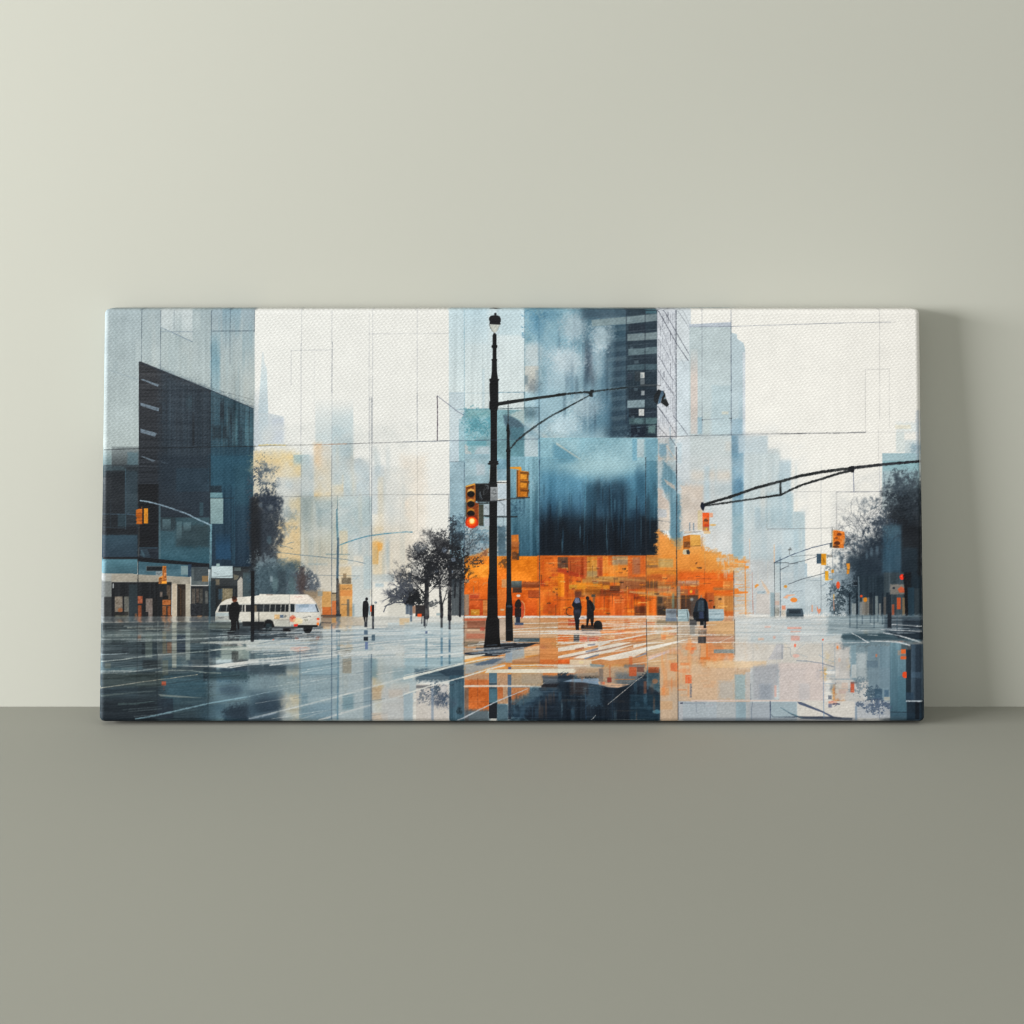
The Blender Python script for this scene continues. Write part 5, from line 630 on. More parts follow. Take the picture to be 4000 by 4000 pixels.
    R(1282,60,1404,140,(90,112,116),.95,s=5,c2=(50,60,66),t=9); R(1295,140,1404,200,(60,46,44),.85,s=10); R(1404,70,1620,140,(120,62,40),.7,s=24,k='h',t=14); R(1480,170,1620,260,(150,66,36),.6,s=12); L([(1404,160),(1620,156)],9,(226,150,84),.7); L([(1495,260),(1610,262)],6,(70,40,30),.8)
    # orange shopfront behind big post
    R(716,220,776,470,(150,140,128),.85,s=8,k='v',t=8); R(718,40,776,80,(150,150,146),.7,s=6); R(770,200,905,470,(206,98,44),.6,s=8,t=14); poly([(785,225),(885,228),(885,270),(785,270)],(190,80,44),.9); R(793,400,900,470,(226,170,70),.9,s=5,t=11); scrib(805,420,56,26,(246,220,150),.8); R(905,280,935,470,(200,90,44),.8); R(940,290,1000,470,(216,150,84),.8,s=5,t=12,k='h'); L([(828,120),(830,200)],8,(150,130,110),.8); L([(940,110),(950,86),(1010,80)],9,(206,150,100),.8); L([(890,60),(893,280)],6,(160,80,50),.6); L([(780,285),(1000,288)],8,(90,50,36),.75); L([(780,222),(885,220)],6,(180,160,130),.8); R(1165,40,1222,140,(190,170,140),.6,s=10); R(1120,160,1215,470,(226,140,64),.7,s=8,k='v',t=10); R(1150,395,1195,415,(216,200,170),.9); scrib(830,60,30,20,(214,200,180),.7); scrib(1140,60,40,80,(226,190,150),.6)
    for x in range(945,1000,13): L([(x,310),(x,465)],3,(120,70,40),.5)
    # bare trees
    U('H')
    T=(32,34,40)
    Fo(570,1340,210,360,(30,33,38),.88,th=.42,soft=.8,fall=1.05); Fo(420,1030,150,170,(74,76,80),.8,th=.95,soft=.5,fall=.95); Fo(180,1130,110,110,(84,90,98),.8,th=.7,soft=.5,fall=.95); Fo(300,1230,190,130,(44,46,50),.85,th=.65,soft=.6,fall=1.0); Fo(250,1440,200,190,(40,42,46),.85,th=.8,soft=.5,fall=1.0); Fo(60,1440,150,140,(70,76,82),.75,th=1.05,soft=.5,fall=.95); Fo(110,1690,170,120,(30,34,40),.95,th=0,soft=.7,fall=1.05); Fo(560,860,70,190,(50,60,72),.8,th=.7,soft=.5,fall=.95); Fo(650,960,140,160,(64,84,100),.75,th=.5,soft=.6); Fo(800,1080,120,110,(80,104,120),.6,th=.85,soft=.5,fall=.9); Fo(830,1270,150,70,(60,54,52),.8,th=.5,soft=.5,fall=1.0); Fo(1180,1280,90,80,(90,64,44),.7,th=.7,fall=.95); Fo(960,1170,120,90,(120,80,70),.6,th=.7); Fo(400,1400,220,220,(34,37,42),.85,th=.6,soft=.5,fall=1.0); Fo(680,1300,110,260,(32,36,42),.85,th=.4,soft=.6,fall=1.0); Fo(150,930,120,40,(130,140,146),.6,th=.6)
    Fo(330,1770,130,70,(60,66,72),.7,th=.6); R(540,1220,712,1480,(28,32,38),.6,s=60,br=.8); R(560,1480,712,1916,(60,70,78),.8,s=20,k='v',t=9)
    for q in ((585,1245,30,24),(560,1390,24,22),(480,1130,40,36),(385,1380,24,18),(540,1330,14,12)): E(*q,(150,166,186),.8,s=8,br=.2)
    for pts,w in ((((265,1930),(262,1760),(268,1600),(262,1500),(258,1400),(270,1310)),(64,40)),(((445,1925),(446,1830),(430,1680),(424,1560),(430,1480)),(40,22)),(((540,1960),(540,1700),(548,1500),(552,1300)),(44,34)),(((600,1700),(612,1500)),(18,26)),(((665,1920),(670,1500)),(26,30)),(((440,1830),(470,1740),(500,1650),(520,1560)),(14,8)),(((262,1700),(200,1610),(120,1520),(60,1440)),(16,6)),(((275,1560),(320,1450),(380,1400)),(22,8)),(((430,1510),(400,1420)),(14,8)),(((410,1190),(380,1080),(350,1000)),(16,6)),(((410,1190),(460,1080),(500,1000)),(14,6)),(((330,1200),(410,1190),(520,1230)),(12,10))): L(pts,w,T,.97)
    for x,y,a,l,w,d in ((265,1560,2.2,90,12,5),(265,1480,1.2,90,12,5),(262,1420,1.8,80,12,5),(430,1480,1.9,80,10,5),(430,1500,1.1,70,10,4),(548,1300,2.0,90,14,5),(552,1250,1.3,90,14,5),(410,1190,1.5,80,8,5),(380,1090,1.9,60,6,5),(450,1080,1.1,60,6,5),(280,1230,2.6,80,8,4),(180,1180,2.4,50,5,4),(60,1450,2.4,50,5,4),(100,1520,2.8,60,6,4),(240,1700,2.5,80,8,4),(150,1640,2.9,60,8,4),(470,1740,.7,60,6,4),(300,1640,.8,60,7,4),(540,1000,1.6,60,6,5),(560,1100,1.3,80,8,5),(620,1150,.9,70,6,5),(700,1150,.6,60,5,4),(320,1400,.6,70,7,4),(230,1330,2.5,80,8,4)): branch(x,y,a,l,w,T,d)
    for _ in range(70):
        x = rnd.gauss(430,170); y = rnd.uniform(1000,1600); branch(x, y, rnd.uniform(.3,2.9), rnd.uniform(40,80), rnd.uniform(4,7), (36,38,43), 5, .6, .7)
    for _ in range(26):
        x = rnd.uniform(-60,260); y = rnd.uniform(1380,1720); branch(x, y, rnd.uniform(1.2,3.0), rnd.uniform(36,70), rnd.uniform(3,6), (44,48,56), 5, .6, .65)
    for _ in range(18):
        x = rnd.uniform(520,860); y = rnd.uniform(860,1250); branch(x, y, rnd.uniform(.4,2.4), rnd.uniform(40,80), rnd.uniform(3,6), (46,54,64), 5, .6, .6)
    poly([(0,1790),(20,1720),(90,1660),(150,1650),(200,1710),(240,1790),(150,1760),(60,1770)],(30,34,38),.9,s=12,br=.4); R(15,1780,60,1900,(80,100,124),.7,s=8,k='v',t=12); R(60,1790,96,1910,(70,86,106),.8,s=6,k='v'); R(96,1800,132,1890,(150,110,84),.8,s=6); R(132,1790,245,1925,(34,30,32),.9,s=8); R(155,1895,206,1930,(236,98,40),1,s=5); L([(210,1920),(206,2010)],8,(40,44,54),.8); L([(240,1920),(246,2060)],14,(44,50,60),.8); L([(278,1920),(266,2040)],7,(50,54,60),.8); R(380,1885,430,1915,(150,170,176),.7); Fo(330,1000,0.1,0.1,(0,0,0))
    U('E')
    branch(1600,1810,.6,90,8,(56,64,80),5,.6,.8); L([(1590,1870),(1620,1800),(1720,1760),(1850,1755)],(10,16),(54,62,78),.85); Fo(1760,1680,150,110,(74,80,90),.8,th=.95,soft=.5,fall=.95); Fo(1800,1440,130,140,(82,88,98),.75,th=1.0,soft=.5,fall=.95); Fo(1700,1360,50,40,(120,126,140),.6,th=.6); Fo(1840,1570,140,120,(78,84,94),.7,th=.95,soft=.5,fall=.95); branch(1880,1800,2.2,100,10,(44,52,70),5,.5,.8); branch(1880,1650,2.4,90,8,(44,52,70),5,.5,.8)
    # ---- minibus
    U('F')
    V=(228,224,212)
    poly([(-425,545),(-424,430),(-400,375),(-358,318),(-300,282),(-220,262),(-100,250),(40,238),(100,232),(102,214),(300,220),(480,222),(680,220),(740,268),(790,330),(815,400),(836,430),(836,530),(815,600),(460,606),(290,604),(285,600),(150,560),(40,550),(-100,552)],V,1,s=4,t=5,c2=(206,204,194))
    poly([(470,225),(680,222),(742,272),(785,325),(470,330)],(236,226,214),.7,s=8); R(40,245,460,330,(222,220,210),.6,s=6,k='h'); R(-20,430,460,530,(208,204,190),.7,s=6); R(-420,440,-262,480,(176,190,192),.8,s=6); R(-420,480,-262,545,(150,156,152),.7,s=6,k='v',t=12); hstrokes(-410,492,-270,510,8,[(90,94,96),(210,210,206)],(30,120),(4,6),(.6,.9)); R(-425,530,-120,550,(170,180,178),.8); R(290,535,460,600,(190,190,180),.8,s=5)
    poly([(-395,430),(-372,350),(-285,342),(-295,430)],(34,40,44),1,s=3); poly([(-282,342),(-190,340),(-200,430),(-296,430)],(38,42,46),1,s=3); L([(-284,342),(-297,430)],7,(200,204,200),.9); L([(-372,350),(-395,430)],8,(214,212,204),.9); L([(-355,360),(-372,425)],5,(120,140,150),.6); R(-190,340,40,430,(40,44,48),1,s=3); R(-140,330,40,345,(206,206,198),.9); R(-75,345,-62,430,(214,210,200),1); R(-104,340,-96,430,(190,190,180),.6); R(40,338,456,430,(34,40,44),1,s=3,t=6); R(40,350,70,430,(180,150,110),.5,s=6)
    for x in (-105,152,228,292,358,412,458): L([(x+3,338),(x-3,430)],9,(206,204,194),.95)
    poly([(472,333),(530,336),(526,432),(474,430)],(36,46,54),1,s=3,t=8); L([(527,336),(526,432)],8,(216,218,214),.9); poly([(532,337),(782,336),(818,430),(534,433)],(178,190,204),1,s=3,c2=(190,202,212),t=7); poly([(560,345),(700,340),(690,375),(580,380)],(120,146,166),.5,s=20); poly([(782,336),(818,430),(800,432),(768,345)],(60,66,74),.9); L([(40,334),(460,330)],6,(120,124,124),.8); L([(462,225),(462,600)],5,(150,152,148),.7); L([(40,530),(460,526)],7,(130,130,122),.7); L([(100,215),(680,220)],5,(120,116,108),.5); L([(680,222),(785,328),(836,432)],5,(96,92,86),.5); L([(530,433),(820,432)],5,(110,116,126),.7)
    scrib(525,240,95,20,(200,140,130),.6); scrib(190,222,70,8,(110,80,70),.8); L([(560,430),(680,432)],4,(130,130,130),.5)
    R(282,462,345,516,(214,180,130),.9,s=4,t=16,k='s'); R(350,465,390,500,(96,116,140),.9,s=4,t=14,k='s'); scrib(400,465,28,34,(70,80,90),.9,n=8); E(500,515,34,40,(222,120,84),.7,s=10,br=.3); scrib(470,490,60,50,(206,60,40),.9,lw=6,n=9); E(560,540,60,40,(240,220,170),.6,s=20); scrib(630,480,90,20,(60,64,70),.9,n=11); scrib(640,515,36,30,(130,130,110),.8,n=8)
    R(790,502,820,526,(238,90,44),1); R(790,528,820,552,(240,196,170),1); R(788,558,816,592,(240,140,60),1); poly([(512,578),(566,574),(556,604),(518,608)],(232,52,34),1,s=3); R(480,585,512,605,(150,160,166),.8); R(560,588,800,612,(28,30,32),1,s=4); R(470,604,560,620,(120,120,116),.7)
    poly([(150,590),(160,540),(190,520),(225,517),(262,535),(285,600),(285,612),(150,612)],(24,26,28),1,s=4); L([(152,590),(165,540),(195,520),(228,518),(262,538),(286,600)],7,(190,190,180),.8); R(176,568,250,665,(32,46,54),1,s=6,t=10,k='v'); E(212,600,30,30,(44,60,68),.9,s=6); R(385,608,475,665,(24,26,30),1,s=8,k='h',t=10); poly([(626,612),(742,612),(725,660),(700,685),(650,685),(630,650)],(26,28,32),1,s=5,k='h',t=10); R(-100,545,160,600,(30,34,38),.95,s=10); R(0,560,150,640,(24,28,32),.8,s=10,k='h'); R(280,608,640,625,(60,64,68),.8,s=6)
    hstrokes(0,610,700,680,14,[(170,176,178),(20,24,28)],(100,300),(3,7),(.5,.8))
    # tree trunk in front of the bus, thin stake
    L([(40,-900),(30,-500),(24,-30)],(90,46),(30,34,40),.75,s=6); R(0,-60,40,560,(22,26,32),.92,s=6,k='v'); L([(22,-40),(20,680)],42,(22,25,28),.97); L([(95,380),(96,640)],10,(24,26,28),.95); L([(20,680),(16,770)],44,(20,26,32),.8)
    # man by the bus
    U('C')
    E(1645,280,31,36,(110,62,40),1,s=4,t=12,k='s'); E(1640,262,30,20,(50,34,28),.9,s=5); poly([(1612,320),(1680,305),(1706,360),(1708,430),(1698,470),(1690,520),(1705,600),(1700,645),(1682,640),(1670,540),(1665,600),(1668,655),(1592,655),(1605,600),(1600,530),(1582,520),(1574,450),(1580,370)],(20,21,23),1,s=4,t=3); L([(1700,480),(1690,520)],8,(60,60,62),.6)
    # sign and pole already painted; two pedestrians
    U('F')
    P=(26,28,31)
    E(1387,276,17,20,P,1,s=4); poly([(1345,305),(1372,294),(1398,300),(1410,340),(1410,400),(1402,490),(1340,490),(1336,400),(1340,340)],P,1,s=4,t=3); poly([(1345,485),(1372,485),(1376,548),(1360,552)],P,1,s=4); poly([(1378,485),(1400,485),(1394,550),(1382,548)],P,1,s=4); R(1360,550,1395,612,(50,56,66),.9,s=5,t=12,k='s'); R(1355,650,1400,702,(84,108,132),.9,s=5); R(1350,728,1404,775,(40,50,62),.9,s=6,t=12); R(1368,790,1402,880,(96,120,170),.75,s=6); 
    R(1440,345,1478,480,(40,36,38),1,s=5,k='v',t=8); R(1430,358,1446,428,(236,96,44),1); R(1412,360,1430,470,(130,156,170),.7,s=6); E(1495,318,16,14,(90,104,116),.9,s=5); E(1492,314,8,7,(190,200,206),.9); L([(1497,332),(1490,420)],5,(150,160,160),.6); R(1450,480,1478,636,(60,66,72),.8,s=6,t=14,k='s'); R(1446,700,1486,775,(70,96,116),.8,s=6,t=12,k='s')
    L([(1447,-600),(1447,345)],9,(96,102,108),.5)
    # ---- signal arms and street lamps
    U('M')
    U('J')
    L([(-10,1110),(420,1070),(640,1045),(830,1022)],(26,12),(30,36,38),.97,wob=.6); L([(830,1022),(1000,1015),(1200,1015)],5,(40,46,52),.85)
    L([(0,1325),(150,1240),(290,1165),(390,1110)],(17,14),(34,42,46),.97,wob=.5); R(385,1050,428,1085,(28,34,38),.95,s=4); poly([(375,1090),(415,1080),(415,1138),(385,1135),(370,1115)],(28,34,38),.95,s=4); poly([(320,1082),(390,1075),(390,1110),(350,1095)],(28,34,38),.9,s=4)
    R(985,985,1190,1005,(90,96,100),.7,t=12); R(1186,990,1218,1045,(206,208,208),.9,s=6,br=.2); scrib(1190,990,34,28,(60,60,64),.8)
    poly([(1200,1045),(1232,1058),(1190,1225),(1145,1185),(1150,1120)],(34,40,46),1,s=3); poly([(1225,1062),(1262,1062),(1275,1120),(1240,1150),(1225,1210),(1195,1222)],(84,112,136),1,s=3,t=8); poly([(1255,1055),(1285,1105),(1290,1150),(1330,1230),(1300,1256),(1230,1205),(1245,1140),(1268,1110)],(34,38,40),1,s=3); poly([(1280,1130),(1300,1160),(1262,1165)],(150,170,180),.8); poly([(1225,1062),(1240,1060),(1205,1160),(1190,1222)],(24,28,32),.8)
    U('N')
    L([(140,590),(480,490),(760,390),(1060,310),(1300,245),(1560,195),(1920,150)],(30,34),(32,36,38),.98,wob=.5); L([(150,600),(420,565),(760,515),(1080,468),(1180,415),(1340,345),(1560,280),(1760,215),(1920,178)],(20,28),(32,36,38),.98,wob=.5); L([(1070,310),(1068,390),(1072,470)],24,(34,38,40),.97); poly([(108,605),(120,560),(146,560),(150,580),(165,600),(155,640),(145,662),(122,640)],(30,38,56),1,s=4); poly([(1880,140),(1932,122),(1932,205),(1895,190)],(28,30,34),1,s=4)
    R(78,655,130,890,(214,198,150),.6,s=14); R(134,682,216,745,(236,108,44),1,s=4,t=9); poly([(134,745),(216,745),(214,905),(136,895)],(224,116,50),1,s=4,t=12); R(216,685,260,738,(236,168,130),.8,s=8); poly([(150,770),(175,752),(205,770),(200,790),(155,788)],(120,70,46),.9); R(160,820,212,850,(206,70,36),.9); R(138,850,214,905,(176,140,100),.8,s=6,t=14); E(182,880,12,12,(226,196,70),1); R(150,905,230,935,(226,180,110),.6,s=8)
    R(-25,800,-10,900,(130,150,166),.7); R(22,805,36,895,(130,150,166),.8)
    U('Q')
    L([(830,150),(1180,110),(1450,85),(1660,68)],(36,30),(36,38,44),.98,wob=.5); poly([(820,130),(876,122),(882,165),(874,204),(840,195),(800,170)],(32,34,40),1,s=4); L([(868,200),(872,300),(876,430)],8,(90,100,130),.8); L([(667,434),(900,434),(1250,430)],6,(84,88,104),.7); L([(1230,190),(1240,300),(1250,430)],6,(84,100,120),.7); L([(1182,120),(1184,430)],4,(120,130,150),.5); L([(876,430),(878,900)],4,(150,156,166),.4)
    # street signal on left of dark building
    U('B')
    L([(515,537),(600,550),(740,583),(900,635),(1060,690),(1220,770),(1362,832)],(14,17),(158,182,198),.95); L([(1362,830),(1360,1000),(1356,1330)],(26,26),(128,168,182),.9); L([(1350,1330),(1350,1932),(1345,2000)],(20,18),(74,104,118),.7)
    poly([(465,648),(500,636),(540,640),(540,820),(466,818),(474,790),(462,770),(476,745),(462,725)],(206,124,44),1,s=4,t=12); R(557,632,608,812,(222,156,50),1,s=4,t=10); L([(548,640),(546,820)],14,(26,26,28),.9); L([(532,615),(533,640)],8,(206,124,44),.9)
    for y in (690,735,780): L([(478,y),(535,y+2)],7,(96,60,36),.7)
    scrib(575,650,24,150,(170,110,40),.6,n=9)
    poly([(782,1320),(826,1322),(828,1400),(832,1530),(735,1535),(735,1462),(780,1440)],(206,132,52),1,s=4,t=14,k='s'); R(790,1340,826,1500,(150,90,46),.7,s=8,t=18,k='s'); R(738,1465,778,1528,(120,80,48),.7,t=16,k='s'); R(770,1505,832,1535,(240,170,60),.9)
    # ---- twin posts and signals in the middle
    U('G')
    poly([(1028,1240),(1033,1500),(1030,1930),(1110,1930),(1108,1500),(1110,1280)],BK,1,s=3,t=3)
    poly([(1078,370),(1090,374),(1103,392),(1103,510),(1112,520),(1112,540),(1102,552),(1102,680),(1112,686),(1106,710),(1108,830),(1116,900),(1120,918),(1138,928),(1124,945),(1124,1195),(1126,1240),(1112,1300),(1036,1300),(1016,1278),(1016,1190),(1026,1185),(1020,1080),(1018,975),(1026,965),(1016,935),(1018,918),(1036,916),(1046,830),(1048,710),(1040,690),(1056,680),(1058,552),(1044,545),(1042,522),(1056,512),(1056,400),(1066,378)],BK,1,s=3,t=3)
    poly([(1018,265),(1150,265),(1128,300),(1105,350),(1078,372),(1050,350),(1026,310)],(206,208,198),.95,s=4,t=5); L([(1018,268),(1030,310),(1052,346),(1080,372)],5,(70,74,74),.8); L([(1136,285),(1118,330),(1100,360)],4,(130,134,130),.6)
    poly([(1013,190),(1030,166),(1060,158),(1110,158),(1140,170),(1154,200),(1152,235),(1145,250),(1153,258),(1148,270),(1018,264),(1022,235),(1012,210)],(38,36,38),1,s=3,t=3); E(1089,142,15,15,(44,44,46),1,s=4); R(1078,145,1100,160,(44,44,46),1,s=3)
    poly([(1122,1200),(1240,1180),(1610,1130),(1932,1090),(1932,1118),(1610,1162),(1240,1222),(1122,1244)],(34,38,38),1,s=3,t=4); E(1240,1178,12,6,(90,96,96),.9,s=3)
    L([(1243,1225),(1242,1440)],8,(40,46,50),.9); 
    for y in range(1250,1440,24): L([(1230,y),(1255,y)],4,(70,80,84),.6)
    poly([(1240,1438),(1252,1470),(1258,1530),(1262,1550),(1258,1640),(1262,1760),(1272,1770),(1268,1800),(1262,1932),(1221,1932),(1221,1800),(1214,1790),(1224,1740),(1225,1560),(1217,1540),(1228,1470)],(28,32,34),1,s=3,t=3)
    L([(1270,1752),(1340,1670),(1440,1580),(1620,1450),(1780,1350),(1932,1275)],(20,20),(46,56,60),.97,wob=.5)
    L([(392,1122),(395,1400),(392,1662)],(9,11),(60,50,64),.95); L([(398,1128),(520,1220),(620,1300),(715,1358)],6,(90,96,120),.8); L([(-10,1674),(390,1665),(545,1662),(1030,1655),(1612,1640)],6,(76,92,112),.8); L([(153,60),(153,1932)],4,(120,126,140),.5); L([(152,1090),(153,1660)],5,(90,96,110),.5); L([(395,60),(400,1100)],3,(190,190,186),.4)
    for x,y0,y1,w,c,a in ((716,60,1932,6,(120,164,186),.7),(540,1080,1932,5,(120,150,164),.6),(1438,60,1270,6,(90,130,150),.6),(1612,60,1932,6,(90,130,156),.5),(1612,1140,1640,9,(54,76,88),.7),(1434,1080,1290,8,(66,96,110),.7),(1618,1640,1932,8,(50,84,120),.7)): L([(x,y0),(x+2,y1)],w,c,a)
    L([(545,1090),(1016,1090)],4,(130,160,176),.6); L([(1128,1082),(1436,1078)],8,(70,116,144),.8); L([(630,1284),(1016,1276)],6,(110,154,170),.7); L([(1120,1280),(1612,1262)],8,(60,84,94),.8); L([(541,1910),(715,1912)],6,(80,100,116),.7); L([(1110,1895),(1932,1885)],5,(110,140,150),.5); scrib(660,1860,50,50,(110,140,160),.5); scrib(750,1585,40,20,(90,120,130),.5); scrib(1140,1262,60,20,(70,90,96),.6)
    U('H')
    poly([(1030,-10),(1108,-10),(1108,60),(1126,66),(1118,80),(1130,95),(1118,108),(1106,110),(1106,320),(1112,560),(1108,1100),(1110,1600),(1116,1932),(1118,1960),(998,1960),(1000,1600),(1012,1560),(1014,1100),(1016,560),(1020,320),(1028,110),(1000,106),(996,95),(1014,85),(1012,64),(1030,60)],BK,1,s=3,t=3)
    poly([(1222,-10),(1262,-10),(1266,110),(1270,600),(1276,1100),(1278,1600),(1290,1780),(1298,1820),(1292,1960),(1214,1960),(1214,1800),(1224,1700),(1222,600)],(27,29,31),1,s=3,t=3)
    L([(716,80),(718,1100),(712,1400),(714,1932)],7,(54,78,104),.7); L([(540,80),(545,400),(528,620),(530,900)],5,(110,130,146),.5); L([(0,466),(300,464),(525,462),(530,560),(540,740)],6,(140,146,152),.65); L([(153,0),(155,640),(153,900)],6,(160,160,156),.6); L([(1616,60),(1616,1210),(1620,1930)],8,(40,70,100),.8); L([(720,185),(560,110)],4,(130,160,180),.4)
    # sign plates
    R(1115,336,1222,516,(190,202,210),.97,s=4,t=5); R(1110,535,1222,720,(186,198,206),.9,s=6,t=6); R(1108,720,1222,840,(150,178,192),.7,s=20); R(955,750,1018,838,(190,198,206),.9,s=6); R(848,336,1112,545,(28,29,32),1,s=4); R(1030,374,1112,540,(150,154,156),1,s=4,t=6); scrib(1050,400,50,30,(70,74,76),.8,n=8); scrib(1045,440,56,24,(60,64,66),.9,n=9)
    for y in (490,505,520): L([(1042,y),(1105,y-2)],5,(90,94,96),.7)
    L([(905,430),(912,480),(930,520)],9,(120,130,140),.9); L([(895,450),(905,520)],6,(110,124,136),.8); L([(965,350),(1000,360),(1008,395),(985,380)],12,(110,118,122),.95); L([(945,470),(950,420),(985,390)],6,(130,136,138),.8); L([(960,380),(945,440),(955,468),(990,440),(1000,400)],5,(120,124,128),.7)
    L([(850,340),(1018,336)],10,(60,62,64),.9); L([(1018,325),(1100,320),(1222,326)],(16,10),(30,34,38),.97); L([(880,550),(1000,552),(1110,542),(1260,515),(1420,508),(1500,500)],(16,12),(54,58,62),.97); L([(880,570),(1000,570),(1110,560)],12,(24,26,28),.9); L([(958,720),(1018,724)],24,(36,40,44),.9); L([(1110,732),(1222,732),(1345,730)],(18,20),(28,34,40),.95)
    R(890,582,948,836,(76,78,66),.95,s=6,t=8); R(948,582,1014,712,(184,194,200),.95,s=4); scrib(955,600,50,90,(120,126,132),.6,n=7); R(900,836,948,842,(30,30,30),.8)
    for pts in (((1190,580),(1195,720)),((1150,560),(1200,600)),((1185,740),(1182,850))): L(pts,5,(60,74,84),.7)
    # left signal, red lit
    poly([(730,365),(840,330),(850,345),(852,560),(888,575),(888,815),(880,840),(735,840),(726,800),(740,740),(745,560),(732,500)],(118,64,26),1,s=3,t=9,c2=(150,66,26)); poly([(735,362),(842,330),(846,350),(738,378)],(232,180,84),.95,s=4); R(830,350,850,545,(190,120,40),.8,s=6); L([(884,580),(886,812)],7,(206,120,40),.9); R(733,380,750,560,(150,90,36),.8,s=6); R(728,560,745,730,(70,74,62),.8,s=6)
    for cy,c1 in ((455,(226,178,96)),(575,(206,150,60)),(690,(190,130,44))):
        E(796,cy,46,44,(30,22,18),1,s=5); poly([(750,cy-10),(760,cy-48),(795,cy-62),(830,cy-50),(842,cy-8),(826,cy-26),(795,cy-34),(766,cy-24)],c1,.97,s=5); E(800,cy+6,34,28,(18,15,14),.9,s=6)
    E(806,800,72,70,(226,56,18),1,s=5); R(735,790,880,842,(214,58,22),.9,s=6); E(806,790,58,56,(244,92,20),.9,s=20); E(808,784,38,38,(255,170,40),.95,s=18); E(808,782,28,30,(255,236,170),1,s=12); poly([(748,744),(770,730),(830,730),(866,760),(880,800),(886,770),(868,736),(830,716),(770,716)],(130,44,22),.8,s=6)
    # right signal from the side
    poly([(1266,135),(1390,132),(1402,148),(1400,180),(1372,176),(1372,165),(1266,155)],(226,160,44),1,s=3,t=6); poly([(1345,170),(1385,178),(1488,192),(1484,285),(1478,292),(1490,302),(1480,390),(1478,396),(1482,410),(1478,496),(1346,500),(1342,380)],(206,130,36),1,s=3,t=8); poly([(1388,196),(1486,194),(1482,285),(1388,282)],(222,156,48),.9,s=4,t=7); poly([(1388,296),(1486,304),(1478,388),(1388,385)],(216,146,40),.9,s=4,t=7); poly([(1386,402),(1480,412),(1476,494),(1384,490)],(206,132,34),.9,s=4,t=7); L([(1388,284),(1480,290)],8,(120,70,24),.9); L([(1388,388),(1478,394)],8,(120,70,24),.9); L([(1386,190),(1384,495)],6,(130,80,30),.8); R(1346,175,1384,498,(196,116,34),.6,s=8); poly([(1480,300),(1500,306),(1484,318)],(40,34,30),.9); poly([(1480,402),(1502,408),(1484,420)],(40,34,30),.9); [poly([(1384,y),(1486,y+6),(1500,y+40),(1488,y+30),(1480,y+88),(1462,y+88),(1466,y+34),(1390,y+26)],(120,72,24),.85,s=4) for y in (192,296,400)]; R(1346,172,1362,498,(110,66,26),.8,s=5); L([(1340,500),(1500,498)],9,(40,42,46),.9)
    poly([(1280,950),(1365,945),(1368,1030),(1378,1050),(1370,1060),(1366,1250),(1280,1258)],(206,124,44),1,s=4,t=12); R(1280,1030,1372,1130,(150,86,44),.6,s=8,t=16,k='h'); R(1290,1150,1345,1240,(90,60,44),.7,s=10,t=14,k='s'); R(1345,1170,1374,1250,(70,56,50),.8,s=6)
    # ---- near sidewalk: right tree/post bases
    U('K')
    poly([(1496,968),(1585,945),(1584,1110),(1560,1118),(1497,1120)],(196,118,40),1,s=4,t=14); R(1505,1030,1580,1100,(110,70,44),.7,s=8,t=14,k='s'); poly([(1585,945),(1705,950),(1708,1085),(1585,1085)],(222,170,84),.97,s=4,t=8); L([(1512,930),(1700,912)],6,(120,110,96),.7); L([(1585,1082),(1708,1078)],6,(130,90,50),.8); L([(1725,940),(1722,1130)],5,(150,110,90),.7); poly([(1494,1140),(1510,1120),(1560,1122),(1580,1150),(1576,1182),(1510,1184),(1494,1176)],(206,196,170),.97,s=4); poly([(1536,1135),(1565,1125),(1580,1155),(1575,1182),(1540,1178)],(54,54,56),.95); R(1512,905,1600,930,(206,190,170),.7,s=8)
    L([(1050,20),(1050,770),(1054,1200),(1056,1930)],8,(44,40,44),.75); L([(1418,-100),(1420,500),(1420,1150),(1428,1930)],(11,9),(40,46,58),.85); L([(0,45),(1195,60)],4,(140,170,186),.3)
    U('I')
    poly([(1000,60),(1010,-20),(1108,-20),(1112,300),(1116,480),(1122,510),(1135,515),(1138,640),(1142,740),(1150,820),(1156,850),(948,858),(958,800),(966,720),(976,540),(985,508),(992,480)],(22,22,24),1,s=3,t=3); L([(1012,272),(1108,272)],4,(70,76,84),.6); L([(980,520),(1132,516)],5,(60,64,70),.5); L([(985,830),(1110,826)],7,(96,116,136),.8); L([(1004,130),(1000,250)],10,(60,40,30),.5)
    poly([(1224,-20),(1278,-20),(1280,320),(1294,345),(1292,430),(1298,640),(1302,780),(1214,780),(1212,430),(1214,345),(1224,325)],(24,26,28),1,s=3,t=3); E(1255,362,34,16,(70,90,110),.7,s=8,br=.2); L([(1222,650),(1280,650)],4,(120,124,130),.6); L([(1215,650),(1214,770)],5,(110,104,96),.7)
def paint_all():
    paint_upper(); paint_centre(); paint_orange(); paint_ground(); paint_front()
    global IMG
    # smokier, tealer blues and deeper darks
    d = np.clip(IMG[...,2]-IMG[...,0], 0, None)
    IMG[...,2] -= .09*d; IMG[...,0] += .03*d
    IMG[:] = IMG*(.765+.235*IMG/255)
    # light dry-brush: slight value break-up over everything
    IMG[:] = np.clip(IMG*(1+NZ['g'][...,None]*.006+NZ['v'][...,None]*.003) + NZ['s'][...,None]*.8, 0, 255)
